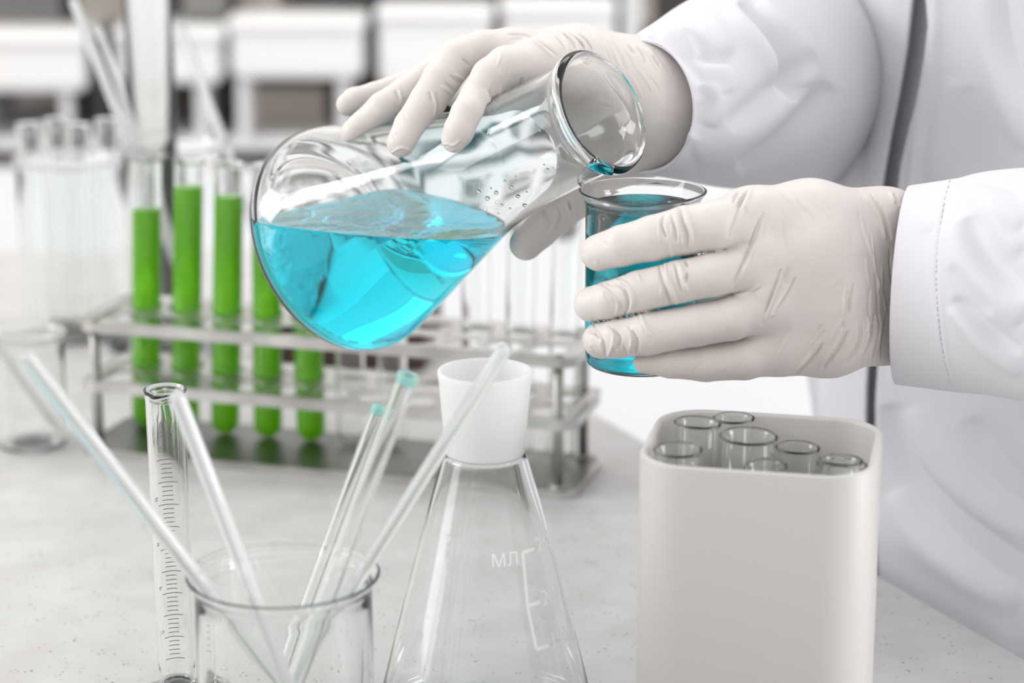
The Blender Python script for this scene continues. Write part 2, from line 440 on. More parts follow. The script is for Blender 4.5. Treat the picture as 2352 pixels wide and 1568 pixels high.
# ---------------------------------------------------------------- the person: lab coat, sleeves, gloves
person = empty('person', (30, 118, FZ), 'person in a white lab coat and latex gloves pouring blue liquid into a beaker', 'person')

def C6(pts): return [(1380 + x / 2.42, y / 2.42) for x, y in pts]
def C3(pts): return [(1250 + x / 2.134, 350 + y / 2.134) for x, y in pts]
def C2(pts): return [(700 + x / 2.24, y / 2.24) for x, y in pts]

# --- torso of the coat
u2 = np.array([-.44, .898]); tc0 = np.array([33.0, 117.0])
G = Field((4, 84, -122), (66, 158, 20), .42)
for s in (-9, 0, 9):
    c = tc0 + u2 * s
    add_chain(G, [((c[0] + 1, c[1], -140), 15.5), ((c[0] + 1, c[1], -60), 13.2), ((c[0], c[1], -30), 12.2), ((c[0], c[1], -4), 12.2), ((c[0] + 1, c[1], 8), 9.5)], 6)
v, q = surface_nets(G); v = relax(v, q, 4)
coat_tree = None
from mathutils.bvhtree import BVHTree
def tree_of(v, q): return BVHTree.FromPolygons([tuple(map(float, p)) for p in v], [tuple(map(int, f)) for f in q])
coat = link_part('lab_coat', net_mesh(v, q), M['coat'], person)
coat['label'] = 'white cotton lab coat worn open at the placket'

# --- the two front panels of the open coat, each a folded sheet lying on the torso
ct = tree_of(v, q)
def skin_grid(tree, xl, xr, y0, y1, lift, nx, ny, base_d):
    pts = np.zeros((ny, nx, 3)); nrm = np.zeros((ny, nx, 3)); ok = np.zeros((ny, nx), bool)
    for j in range(ny):
        y = y0 + (y1 - y0) * j / (ny - 1); a_, c_ = xl(y), xr(y)
        for i in range(nx):
            t = i / (nx - 1); x = a_ + (c_ - a_) * t; d = P(x, y, 1.0); d = d / np.linalg.norm(d)
            h = tree.ray_cast((0, 0, 0), tuple(d), 400)
            if h[0] is not None:
                p, n_ = np.array(h[0]), np.array(h[1])
                if n_ @ d > 0: n_ = -n_
                pts[j, i] = p - d * 0; nrm[j, i] = n_; ok[j, i] = True
                pts[j, i] = p - d * lift(t, y)
    return pts, ok
def sheet(tree, xl, xr, y0, y1, lift, nx, ny, th, folds):
    pts, ok = skin_grid(tree, xl, xr, y0, y1, lift, nx, ny, 0)
    for _ in range(6):       # ease facets of the underlying body
        p2 = pts.copy(); av = (pts[:-2, 1:-1] + pts[2:, 1:-1] + pts[1:-1, :-2] + pts[1:-1, 2:]) / 4
        g_ = ok[:-2, 1:-1] & ok[2:, 1:-1] & ok[1:-1, :-2] & ok[1:-1, 2:] & ok[1:-1, 1:-1]; p2[1:-1, 1:-1][g_] = av[g_]; pts = p2
    v_ = pts.reshape(-1, 3); idx = np.arange(nx * ny).reshape(ny, nx)
    q_ = np.stack([idx[:-1, :-1], idx[1:, :-1], idx[1:, 1:], idx[:-1, 1:]], -1).reshape(-1, 4)
    okq = ok.reshape(-1)[q_].all(1)
    n_ = normals(v_, q_[okq]); vw = v_ / (np.linalg.norm(v_, axis=1)[:, None] + 1e-9)
    if (n_ * vw).sum(1).mean() > 0: q_ = q_[:, ::-1]
    v_ = creases(v_, q_[okq], folds); n_ = normals(v_, q_[okq]); back = v_ - n_ * th
    V2 = np.concatenate([v_, back]); N_ = nx * ny; Q = [q_[okq], q_[okq][:, ::-1] + N_]
    def side(ids):
        a_, c_ = ids[:-1], ids[1:]; m = ok.reshape(-1)[a_] & ok.reshape(-1)[c_]
        Q.append(np.stack([a_[m], c_[m], c_[m] + N_, a_[m] + N_], 1))
    side(idx[:, 0][::-1]); side(idx[:, -1]); side(idx[0]); side(idx[-1][::-1])
    Q = np.concatenate(Q); used = np.unique(Q); mp_ = -np.ones(len(V2), int); mp_[used] = np.arange(len(used))
    me = net_mesh(V2[used], mp_[Q]); bm = bmesh.new(); bm.from_mesh(me); bmesh.ops.recalc_face_normals(bm, faces=bm.faces); bm.to_mesh(me); bm.free(); return me
def interp(pts):
    ys = [p[1] for p in pts]; xs = [p[0] for p in pts]; return lambda y: float(np.interp(y, ys, xs))
nearL = interp([(2128, -200), (2126, 0), (2132, 60), (2122, 140), (2104, 240), (2084, 310), (2068, 380), (2062, 430), (2048, 560), (2022, 760), (2012, 900), (2008, 1010), (2012, 1200), (2030, 1600)])
farR = interp([(2102, -200), (2094, 0), (2082, 110), (2066, 210), (2048, 310), (2030, 425), (2014, 560), (1996, 760), (1988, 900), (1986, 1010), (1986, 1600)])
farL = interp([(1925, -200), (1930, 0), (1942, 150), (1950, 250), (1944, 330), (1938, 430), (1910, 700), (1880, 900), (1870, 1600)])
tf = [([(2150, -60), (2150, 60), (2140, 180), (2112, 300), (2096, 430), (2070, 620), (2050, 900)], 16, .30),
      ([(2300, -60), (2320, 60), (2350, 160), (2400, 260)], 30, -.7), ([(2250, -40), (2270, 100), (2310, 230), (2360, 340)], 34, .35),
      ([(2040, 930), (2090, 1080), (2180, 1190), (2300, 1290), (2420, 1350)], 44, -.8), ([(2090, 940), (2150, 1070), (2240, 1160), (2400, 1240)], 44, .5),
      ([(2050, 1130), (2110, 1230), (2230, 1330), (2350, 1400)], 40, .5), ([(2230, 960), (2290, 1090), (2400, 1180)], 44, -.5), ([(2190, 180), (2160, 330), (2140, 430)], 30, .3),
      ([(2220, 200), (2230, 330), (2220, 430)], 40, -.25), ([(2380, 1300), (2340, 1400), (2330, 1500)], 30, -.6)]
p1 = link_part('front_panel', sheet(ct, nearL, lambda y: 2900, -260, 1620, lambda t, y: .5 + 1.7 * math.exp(-t * 9), 130, 260, .14, tf), M['coat'], coat)
p2 = link_part('front_panel', sheet(ct, farL, farR, -260, 1620, lambda t, y: 1.0 + 1.0 * min(1, t * 6), 26, 230, .14,
     [([(2060, -60), (2040, 150), (2010, 430), (1960, 800)], 26, .2), ([(1975, -40), (1985, 200), (1975, 430)], 14, -.18)]), M['coat'], coat)

# --- sleeves: lofted cloth tubes with a turned hem at the cuff
def sleeve(path, cut, folds, hem=.16, inside=3.5, n=200, step=.16):
    """path: (centre, radius) pairs from the cuff to the shoulder; cut: normal of the cuff's plane (towards the arm)"""
    C = catmull([np.append(p, r) for p, r in path], 24); C = np.array(C)
    L = np.concatenate([[0], np.cumsum(np.linalg.norm(np.diff(C[:, :3], axis=0), axis=1))]); N = int(L[-1] / step)
    s = np.linspace(0, L[-1], N); C = np.stack([np.interp(s, L, C[:, i]) for i in range(4)], 1)
    T = np.gradient(C[:, :3], axis=0); T /= np.linalg.norm(T, axis=1)[:, None]
    cut = np.array(cut, float); cut /= np.linalg.norm(cut); rows = []; up = np.array([0, 0, 1.0])
    a = np.linspace(0, 2 * math.pi, n, endpoint=False)
    def ring(c, r, t, slide):
        e1 = np.cross(up, t); e1 /= np.linalg.norm(e1); e2 = np.cross(t, e1)
        p = c + r * (np.outer(np.cos(a), e1) + np.outer(np.sin(a), e2))
        off = -((p - c) @ cut) / (t @ cut)            # shear the first rings into the plane of the cuff
        return p + np.outer(off * slide, t)
    c0, r0, t0 = C[0, :3], C[0, 3], T[0]
    for d, rr_ in ((inside, r0 - .35), (inside * .5, r0 - .3), (.3, r0 - hem - .03), (.05, r0 - hem), (0, r0 - hem * .75), (-.06, r0 - hem * .4), (-.04, r0 - hem * .12)):
        rows.append(ring(c0 + t0 * d, rr_, t0, 1))
    for i in range(N):
        rows.append(ring(C[i, :3], C[i, 3], T[i], max(0, 1 - s[i] / 9) ** 1.5))
    v = np.concatenate(rows); R = len(rows)
    k = np.arange(n); k2 = (k + 1) % n
    q = np.concatenate([np.stack([i * n + k, i * n + k2, (i + 1) * n + k2, (i + 1) * n + k], 1) for i in range(R - 1)])
    if (normals(v, q)[(R // 2) * n] @ (v[(R // 2) * n] - C[R // 2 - 7, :3])) < 0: q = q[:, ::-1]
    folds = [(p_, w_ * (1.5 if w_ > 7 else 1), a_ * (.95 if w_ > 7 else 1)) for p_, w_, a_ in folds]
    return creases(v, q, folds), q
pB = [(P(1476, 246, 102.6), 2.85), (P(1560, 228, 104.8), 3.5), (P(1680, 205, 109.5), 4.5), (P(1810, 185, 121), 5.5), (P(1910, 165, 133), 6.6), (P(1990, 80, 143), 7.2), (P(2090, -400, 148), 7.0)]
sB = [(C6([(780, 10), (900, 130), (1010, 270), (1080, 420), (1100, 560)]), 15, -1.25), (C6([(720, 30), (830, 160), (930, 300), (1010, 460)]), 18, .5),
      (C6([(860, 20), (980, 130), (1110, 300), (1160, 480)]), 20, .55),
      (C6([(560, 120), (640, 170), (690, 230), (700, 300)]), 14, .45), (C6([(480, 180), (540, 240), (600, 310), (720, 340)]), 11, -.5),
      (C6([(270, 200), (400, 250), (510, 350), (570, 470)]), 10, -.34), (C6([(340, 170), (460, 200), (560, 290)]), 10, .36),
      (C6([(560, 480), (590, 560), (560, 640), (520, 760)]), 11, -.35), (C6([(600, 470), (640, 580), (600, 700)]), 13, .3),
      (C6([(700, 700), (900, 560), (1080, 400), (1180, 330)]), 20, -.5), (C6([(520, 860), (760, 790), (960, 690), (1120, 560)]), 36, .3),
      (C6([(760, 940), (960, 830), (1160, 650), (1280, 470)]), 24, -.7), (C6([(430, 640), (470, 700), (440, 800)]), 14, .15),
      (C6([(300, 120), (420, 90), (560, 40)]), 14, -.2), (C6([(600, 330), (680, 420), (700, 520)]), 18, .22)]
axB = pB[1][0] - pB[0][0]; axB /= np.linalg.norm(axB)
v, q = sleeve(pB, (1, 1.05, -.1), sB)
o = link_part('sleeve', net_mesh(v, q), M['coat'], coat)
wA = P(2076, 655, 98.4)
pA = [(wA, 4.05), (P(2200, 654, 97.2), 4.3), (P(2352, 652, 95.5), 4.6), (P(2700, 690, 93.5), 5.2), (P(3150, 790, 94), 5.6), (P(3450, 500, 97), 6.2), (P(3480, -100, 102), 6.8), (P(3350, -700, 108), 7.4)]
axA = pA[1][0] - pA[0][0]; axA /= np.linalg.norm(axA)
seam = C3([(1990, 130), (1960, 240), (1935, 400), (1920, 600), (1930, 800), (1950, 960), (1990, 1140)])
sA = [(seam, 3.0, -.08), ([(x + 9, y) for x, y in seam], 6, .06)]
sA += [(C3([(2000, 130), (2080, 170), (2200, 150), (2340, 180)]), 9, -.2), (C3([(2020, 190), (2120, 210), (2260, 300), (2340, 360)]), 20, .28),
       (C3([(2080, 320), (2150, 480), (2260, 600), (2380, 680)]), 24, -.5), (C3([(1990, 330), (2080, 560), (2200, 700), (2340, 820)]), 28, .32),
       (C3([(1990, 760), (2060, 830), (2170, 960), (2330, 1090)]), 13, .3), (C3([(2010, 720), (2090, 790), (2220, 900), (2340, 980)]), 13, -.3),
       
       (C3([(2000, 560), (2100, 700), (2200, 780)]), 16, -.22), (C3([(1790, 240), (1850, 330), (1900, 380)]), 16, .1), (C3([(2160, 260), (2260, 420), (2340, 480)]), 18, .25)]
v, q = sleeve(pA, (1, -.28, 0), sA, step=.1, n=260)
o = link_part('sleeve', net_mesh(v, q), M['coat'], coat)
# dashed stitching beside the cuff hem, each dash laid on the sleeve
tri = BVHTree.FromPolygons([tuple(map(float, p)) for p in v], [tuple(map(int, f)) for f in q])
def on_skin(tree, px, py, lift=0.0):
    d = P(px, py, 1.0); d = d / np.linalg.norm(d); h = tree.ray_cast((0, 0, 0), tuple(d), 400)
    if h[0] is None: return None
    return np.array(h[0]) + np.array(h[1]) * lift
ms = []; sm = catmull(seam, 16); acc = 0; dash = []
for a_, c_ in zip(sm[:-1], sm[1:]):
    if int(acc / 7) % 2 == 0:
        A_, C_ = on_skin(tri, *a_, .015), on_skin(tri, *c_, .015)
        if A_ is not None and C_ is not None and np.linalg.norm(A_ - C_) < 1 and np.linalg.norm(A_ - C_) > .01: ms.append(tube([A_, C_], .028, 6))
    acc += math.hypot(*(c_ - a_))
if ms:
    st = link_part('stitching', merge(ms), M['coat'], o)

# --- flask geometry (shared with the fingers that hold it)
FB = P(759.0, 566.3, 108.72); FM = P(1385.65, 252.67, 97.66); FL = float(np.linalg.norm(FM - FB)); FA = (FM - FB) / FL
R_, RN, ZN, RL = 5.21, 2.39, 10.6, 2.65
out_p = [(0, .25), (3.6, .2), (4.35, 0), (4.95, .3), (5.21, 1.0), (5.08, 1.9), (4.62, 3.35), (3.05, 8.7), (2.74, 9.9), (2.60, 10.8), (2.53, 11.8), (2.42, FL - 2.2), (2.38, FL - .9), (2.52, FL - .62), (2.68, FL - .40), (2.68, FL - .14), (2.52, FL)]
in_p = [(2.34, FL - .02), (2.22, FL - .35), (2.19, FL - 1.0), (2.23, FL - 2.3), (2.35, 11.8), (2.42, 10.85), (2.56, 9.85), (2.88, 8.6), (4.42, 3.2), (4.86, 1.9), (4.98, 1.1), (4.72, .62), (4.3, .42), (3.6, .42), (0, .45)]
def prof_r(z):
    zz = [p[1] for p in out_p[4:]]; rr = [p[0] for p in out_p[4:]]
    return np.interp(z, zz, rr)
def flask_front(px, py, back=False):
    """depth (along the optical axis) of the flask's outer wall on a pixel's ray"""
    ds = np.arange(88, 116, .05)
    pts = np.array([P(px, py, d) for d in ds]); w = pts - FB; z = w @ FA; r = np.linalg.norm(w - np.outer(z, FA), axis=1)
    m = (z > 0) & (z < FL) & (r < prof_r(z))
    if not m.any(): return None
    return ds[m][-1] if back else ds[m][0]

def glove_hand(lo, hi, h, palm, fingers, strokes, kp=.55, smooth=3, pk=.9, cleft=.07, held=None):
    A = Field(lo, hi, h)
    for pts, fl in palm: add_chain(A, pts, pk, fl)
    tot = None; prev = None; carve = None
    for k_, pts in enumerate(fingers):
        B = Field(lo, hi, h); add_chain(B, pts, .12)
        m = smin(A.F, B.F, kp); tot = m if tot is None else np.minimum(tot, m)
        if prev is not None and k_ < 4:       # a narrow cleft between neighbouring fingers
            cl = np.exp(-((B.F - prev) / .16) ** 2) * np.clip((A.F - np.minimum(B.F, prev) + .25) / .5, 0, 1) * (np.minimum(B.F, prev) < 1.0)
            carve = cl if carve is None else np.maximum(carve, cl)
        prev = B.F
    tot = tot + cleft * carve
    A.F = tot
    if held is not None:                      # the latex lies against the glass and never inside it
        base_, ax_, rad_fn, L_ = held
        gx_ = [(np.arange(n_) * A.h + o_).astype(np.float32) for n_, o_ in zip(A.n, A.lo)]
        dx, dy, dz = gx_[0][:, None, None] - base_[0], gx_[1][None, :, None] - base_[1], gx_[2][None, None, :] - base_[2]
        z_ = dx * ax_[0] + dy * ax_[1] + dz * ax_[2]; r_ = np.sqrt(np.maximum(dx * dx + dy * dy + dz * dz - z_ * z_, 0))
        ins = np.minimum(rad_fn(z_) + .02 - r_, np.minimum(z_ + .02, L_ + .02 - z_)); A.F = np.maximum(A.F, ins)
    v, q = surface_nets(A); v = relax(v, q, smooth); v, q = refine(v, q); v = relax(v, q, 2)
    return creases(v, q, strokes, 0.0), q
def rr(px_r, d): return px_r / FPX * d

# near hand: back of the hand to the camera, four fingers across the front of the beaker, thumb behind
def J(px, py, d, r): return (P(px, py, d), rr(r, d))
BK = P(1476, 437, 98.4)                               # centre of the beaker's rim
palm = [([J(1722, 500, 95.6, 70), J(1860, 505, 96.2, 84), J(2030, 530, 98.0, 92)], None),
        ([J(1745, 600, 95.2, 72), J(1880, 600, 95.9, 92), J(2040, 610, 98.0, 98)], None),
        ([J(1770, 700, 95.4, 72), J(1900, 690, 96.2, 92), J(2040, 680, 98.2, 98)], None),
        ([J(1800, 785, 96.2, 74), J(1900, 765, 96.9, 92), J(2030, 735, 98.4, 92)], None),
        ([J(2030, 530, 98.0, 88), J(2180, 580, 98.6, 84)], None),
        ([J(2040, 740, 98.2, 86), J(2130, 720, 98.6, 86)], None),
        ([J(2040, 640, 98.0, 98), J(2190, 640, 98.0, 98)], None),
        ([J(1790, 560, 98.2, 70), J(1960, 600, 98.6, 80)], None)]
fingers = [
    [J(1735, 505, 95.5, 70), J(1640, 520, 94.6, 60), J(1575, 530, 94.7, 57), J(1500, 548, 94.9, 53), J(1430, 564, 95.2, 47), J(1376, 580, 95.9, 43)],
    [J(1745, 605, 95.2, 62), J(1640, 630, 94.5, 53), J(1560, 647, 94.6, 51), J(1470, 670, 94.9, 49), J(1400, 690, 95.4, 44), J(1360, 699, 96.0, 42)],
    [J(1770, 695, 95.3, 58), J(1680, 730, 94.8, 52), J(1600, 745, 94.8, 50), J(1490, 765, 94.9, 50), J(1420, 776, 95.4, 46), J(1382, 780, 96.0, 44)],
    [J(1800, 790, 96.2, 66), J(1710, 822, 95.6, 50), J(1620, 832, 95.6, 44), J(1540, 830, 95.7, 38), J(1480, 832, 96.1, 26)],
    [J(1850, 600, 98.2, 62), J(1720, 640, 100.8, 54), J(1600, 670, 102.4, 48), J(1500, 680, 102.6, 42), J(1450, 680, 102.4, 36)]]
S = []
def ridge(p, w=5, a=.10): S.append((p, w, a))
def groove(p, w=4, a=.10): S.append((p, w, -a))
for p in ([(665, 262), (676, 330), (700, 400), (702, 470)], [(588, 300), (575, 350), (590, 400), (600, 420)], [(960, 178), (935, 215), (925, 250)], [(1000, 185), (965, 235), (950, 270)],
          [(560, 540), (575, 620), (600, 690), (625, 755)], [(640, 540), (655, 620), (675, 690)], [(1062, 310), (1015, 430), (965, 560), (920, 660)], [(1160, 570), (1120, 680), (1085, 790)],
          [(1235, 610), (1185, 700), (1125, 790)], [(1370, 930), (1320, 1010), (1220, 1100)], [(1490, 870), (1450, 960), (1370, 1060)], [(1560, 840), (1545, 940), (1480, 1040)],
          [(1620, 790), (1615, 910), (1560, 1030)], [(1715, 200), (1738, 260)], [(1600, 200), (1665, 310), (1700, 430)], [(1520, 640), (1500, 740), (1495, 800)],
          [(300, 640), (380, 660), (410, 740), (395, 800)],  [(250, 890), (285, 930), (300, 1000)], [(335, 860), (370, 910), (360, 970)],
          [(430, 870), (455, 930), (450, 990)], [(620, 300), (640, 380), (650, 440)], [(690, 525), (705, 560)], [(700, 590), (690, 640)]):
    groove(C3(p), 3.4, .125)
for p in ([(690, 258), (704, 340), (722, 420), (716, 472)], [(645, 270), (655, 340), (675, 410)], [(1022, 172), (985, 250), (945, 330), (905, 430)], [(590, 530), (605, 620), (635, 700), (650, 750)],
          [(665, 540), (680, 620), (700, 690)], [(1085, 288), (1045, 420), (990, 560), (940, 670)], [(1182, 560), (1150, 650), (1110, 750), (1078, 835)], [(1215, 640), (1160, 730), (1110, 810)],
          [(1345, 920), (1295, 1000), (1200, 1095)], [(1465, 860), (1425, 950), (1340, 1070)], [(1535, 835), (1520, 930), (1450, 1045)], [(1590, 800), (1585, 910), (1530, 1030)],
          [(1690, 190), (1720, 250)], [(1570, 205), (1640, 320), (1675, 430)], [(340, 620), (410, 650), (435, 720), (415, 790)], [(240, 650), (310, 680), (360, 740), (350, 800)],
          [(215, 880), (270, 890), (280, 950)], [(300, 850), (340, 890), (330, 960), (310, 1000)], [(400, 850), (430, 910), (415, 980)],
          [(470, 790), (495, 850), (520, 905)],  [(930, 700), (1000, 690), (1060, 640)], [(1480, 660), (1470, 760), (1475, 860)]):
    ridge(C3(p), 3.4, .105)
S += [(C3([(1180, 420), (1300, 400), (1500, 380)]), 60, .10), (C3([(1150, 200), (1300, 250), (1500, 260)]), 60, -.06), (C3([(1200, 760), (1350, 740), (1500, 700)]), 50, -.10)]
S += [(C3([(985, 560), (1010, 480), (1050, 380), (1080, 290)]), 9, -.10), (C3([(905, 425), (930, 350), (960, 270), (985, 200)]), 9, -.10), (C3([(1065, 850), (1110, 740), (1160, 650), (1200, 560)]), 9, -.10)]
S += [(C3([(1000, 480), (1060, 440), (1130, 430)]), 26, .10), (C3([(1030, 700), (1100, 660), (1180, 640)]), 26, .10), (C3([(980, 270), (1040, 240), (1120, 230)]), 26, .08)]
R3 = random.Random(11)
def fan(cvt, x0, x1, y0, y1, n, slope, ln, w, amp, curve=0.0):
    for _ in range(n):
        x, y = R3.uniform(x0, x1), R3.uniform(y0, y1); L_ = ln * R3.uniform(.5, 1.1); sx, sy = slope(x, y); m_ = math.hypot(sx, sy); sx, sy = sx / m_, sy / m_
        pts_ = [(x + sx * L_ * t + curve * sy * L_ * t * t, y + sy * L_ * t - curve * sx * L_ * t * t) for t in (-.5, -.2, .15, .5)]
        S.append((cvt(pts_), w * R3.uniform(.8, 1.2), amp * R3.choice((-1, 1)) * R3.uniform(.5, 1)))
fan(C3, 1560, 1715, 250, 1000, 20, lambda x, y: (.12 - (y - 600) / 1500, 1), 260, 3.2, .05, .15)        # gathered latex at the wrist
fan(C3, 1150, 1600, 860, 1060, 12, lambda x, y: (-.55, 1), 170, 3.4, .06, .2)
fan(C3, 1050, 1600, 180, 300, 8, lambda x, y: (.6, 1), 120, 3.2, .035)
fan(C3, 150, 470, 590, 800, 12, lambda x, y: (.5, 1), 80, 2.8, .05, .5)
fan(C3, 200, 480, 840, 1000, 14, lambda x, y: (.4, 1), 80, 2.8, .055, .5)
fan(C3, 170, 300, 430, 580, 6, lambda x, y: (.8, 1), 60, 2.8, .04, .5)
fan(C3, 560, 700, 520, 760, 6, lambda x, y: (.2, 1), 120, 2.8, .05, .1); fan(C3, 560, 720, 270, 480, 6, lambda x, y: (.1, 1), 110, 2.8, .05, .1)
fan(C3, 450, 1000, 1000, 1100, 8, lambda x, y: (-.9, 1), 80, 2.8, .03)
v, q = glove_hand((1, 88, -48), (20, 106, -15), .08, palm, fingers, S, held=(BK - np.array([0, 0, 7.35]), (0, 0, 1), lambda z_: 2.33 + 0 * z_, 7.4))
g1 = link_part('glove', net_mesh(v, q), M['glove'], person)
g1['label'] = 'gloved hand wrapped around the small beaker'

# far hand: fingers draped over the flask, thumb under its neck
def onflask(px, py, r, sink=0.0):
    d = flask_front(px, py)
    d = 106 if d is None else d
    rad = rr(r, d); return (P(px, py, d - rad * .93 + sink), rad)
palm = [([J(1235, 150, 102.0, 62), J(1340, 160, 102.4, 88), J(1470, 215, 103.0, 112)], None),
        ([J(1180, 118, 103.6, 52), J(1320, 145, 103.8, 78), J(1460, 190, 103.8, 98)], None),
        ([J(1120, 128, 105.0, 48), J(1300, 165, 105.2, 90), J(1470, 230, 104.6, 118)], None),
        ([J(1300, 215, 104.2, 88), J(1480, 262, 104.0, 128)], None),
        ([J(1470, 235, 103.6, 132), J(1560, 225, 104.8, 140)], None),
        ([J(1480, 285, 104.4, 120), J(1380, 360, 104.8, 80), J(1345, 430, 104.8, 58)], None)]
palm.append(([J(1200, 190, 103.4, 46), J(1120, 205, 103.8, 36), J(1050, 220, 104.4, 30)], None))
def spread(a, c, t): return a * (1 - t) + c * t
ix = [J(1238, 150, 101.6, 60), J(1165, 155, 100.9, 50), J(1128, 178, 100.7, 46), J(1100, 222, 100.6, 43), onflask(1076, 263, 41), onflask(1056, 300, 37), onflask(1044, 320, 31)]
mi = [J(1185, 118, 103.4, 50), J(1110, 112, 103.2, 44), J(1050, 134, 102.6, 44), J(1014, 182, 102.2, 44), J(982, 234, 102.0, 42), onflask(944, 290, 39), onflask(922, 328, 34)]
rg = [J(1130, 120, 105.2, 46), J(1050, 134, 105.0, 38), J(985, 175, 104.6, 37), J(935, 212, 104.2, 37), J(880, 248, 104.0, 37), onflask(836, 288, 34), onflask(812, 303, 29)]
pk_ = [J(1110, 150, 106.6, 40), J(1010, 170, 106.8, 32), J(925, 195, 106.8, 29), J(860, 217, 106.6, 28), J(815, 230, 106.2, 29), J(798, 240, 106.0, 27)]
th = [J(1400, 350, 104.6, 64), J(1335, 445, 104.6, 46), J(1285, 492, 104.4, 41), J(1240, 530, 104.2, 40), J(1208, 560, 104.0, 38)]
S = []
for p in ([(1040, 178), (1120, 180), (1200, 205), (1300, 288)], [(1240, 150), (1300, 190), (1350, 262)], [(1300, 150), (1370, 200), (1405, 262)], [(1350, 160), (1415, 210), (1445, 262)],
          [(1410, 172), (1455, 215), (1480, 265)], [(1705, 240), (1742, 290), (1752, 330)], [(1790, 285), (1830, 350)], [(945, 455), (965, 510), (962, 560)], [(675, 470), (692, 540), (684, 610)],
          [(640, 470), (655, 530)], [(810, 300), (850, 340)], [(745, 385), (800, 430)], [(465, 465), (488, 520)], [(720, 420), (770, 470)], [(1290, 1045), (1312, 1110), (1290, 1180)],
          [(1225, 1075), (1255, 1130), (1245, 1195)], [(1345, 1015), (1370, 1080)], [(1100, 470), (1120, 400)], [(1590, 420), (1700, 560), (1740, 700)], [(1660, 230), (1700, 280)]):
    groove(C2(p), 3.2, .09)
for p in ([(1050, 192), (1125, 194), (1195, 222), (1285, 300)], [(1265, 145), (1330, 190), (1375, 262)], [(1325, 152), (1392, 205), (1424, 262)], [(1380, 165), (1435, 212), (1462, 262)],
          [(925, 455), (948, 510), (945, 560)], [(1010, 435), (1000, 490), (970, 540)], [(655, 470), (673, 540), (664, 610)], [(770, 380), (820, 415)], [(485, 465), (505, 515)],
          [(1268, 1050), (1290, 1115), (1268, 1190)], [(1325, 1025), (1348, 1090)], [(710, 740), (770, 745), (800, 720)], [(440, 790), (500, 760), (560, 790)], [(700, 440), (750, 480)]):
    ridge(C2(p), 3.2, .075)
fan(C2, 1560, 1880, 220, 480, 14, lambda x, y: (.55 + (x - 1700) / 900, 1), 160, 3.0, .045, -.15)
fan(C2, 1250, 1500, 140, 250, 8, lambda x, y: (.75, 1), 110, 2.6, .05, -.1)
fan(C2, 1150, 1420, 1000, 1200, 12, lambda x, y: (.15, 1), 110, 2.8, .05, .3)
fan(C2, 930, 1250, 280, 470, 7, lambda x, y: (-.3, 1), 90, 2.6, .035)
fan(C2, 450, 880, 350, 700, 10, lambda x, y: (.7, 1), 70, 2.6, .035); fan(C2, 420, 860, 660, 800, 8, lambda x, y: (1, -.5), 70, 2.6, .035)
v, q = glove_hand((-9, 92, -34), (12, 112, -8), .085, palm, [ix, mi, rg, pk_, th], S, kp=.45, held=(FB, FA, lambda z_: prof_r(z_), FL))
g2 = link_part('glove', net_mesh(v, q), M['glove'], person)
g2['label'] = 'gloved hand gripping the flask from above'
_lo = S

# ---------------------------------------------------------------- held glassware
fl = empty('conical_flask', FB, 'tilted wide-mouth conical flask of cyan liquid held over the small beaker', 'flask')
prof = smooth_profile(out_p, 2) + smooth_profile(in_p, 2)
link_part('glass_body', lathe(prof, FB, FA, 128), M['glass'], fl)
def liquid(inner_profile, base, axis, level_z, name, parent, n=96, top=None, label=None, grow=.012, mat='blue'):
    pr = [(max(r + grow, 0) if r > 0 else 0, z) for r, z in inner_profile]
    me = lathe(pr, base, axis, n); bm = bmesh.new(); bm.from_mesh(me)
    r = bmesh.ops.bisect_plane(bm, geom=bm.verts[:] + bm.edges[:] + bm.faces[:], dist=1e-5, plane_co=(0, 0, level_z), plane_no=(0, 0, 1), clear_outer=True)
    ee = [g for g in r['geom_cut'] if isinstance(g, bmesh.types.BMEdge)]
    f = bmesh.ops.triangle_fill(bm, use_beauty=True, edges=ee)
    for g in f['geom']:
        if isinstance(g, bmesh.types.BMFace): g.material_index = 1; g.smooth = False
    bmesh.ops.recalc_face_normals(bm, faces=bm.faces)
    bm.to_mesh(me); bm.free(); me['x'] = 1
    o = link_part(name, me, [M[mat], M[top or mat]], parent, smooth=False)
    for p in me.polygons: p.use_smooth = (p.material_index == 0)
    if label: o['label'] = label
    return o
lev = P(1165, 528, 103.2)[2]
inp = list(reversed(smooth_profile(in_p, 2)))
inp = [p for p in inp] + [(0, FL)]
liquid(inp, FB, FA, lev, 'blue_liquid', fl, top='blue_top', label='pool of bright cyan liquid in the tilted flask')
# drop of liquid gathered inside the lip and beads left in the neck
e1, e2, ea = frame_from(FA)
down = np.array([0, 0, -1.0]); down -= FA * (down @ FA); down /= np.linalg.norm(down); sd = np.cross(FA, down)
def blob(c_, ax3, rad, name, mat):
    bm = bmesh.new(); bmesh.ops.create_icosphere(bm, subdivisions=3, radius=1)
    for vv in bm.verts:
        p = c_ + sum(ax3[i] * rad[i] * vv.co[i] for i in range(3)); vv.co = Vector(tuple(map(float, p)))
    me = bpy.data.meshes.new('m'); bm.to_mesh(me); bm.free(); return me
aim = None
for ang in np.arange(-2.2, 2.2, .02):
    dr = down * math.cos(ang) + sd * math.sin(ang); p = FB + FA * (FL - .42) + dr * 2.30
    x, y = project(p[None]); e = math.hypot(x[0] - 1382, y[0] - 384)
    if aim is None or e < aim[0]: aim = (e, ang)
dr = down * math.cos(aim[1]) + sd * math.sin(aim[1]); tn = np.cross(FA, dr)
link_part('clinging_drop', blob(FB + FA * (FL - .55) + dr * 2.27, (FA, tn, dr), (.34, .62, .10), 'd', None), M['blue'], fl)
rnd = random.Random(4); ms = []
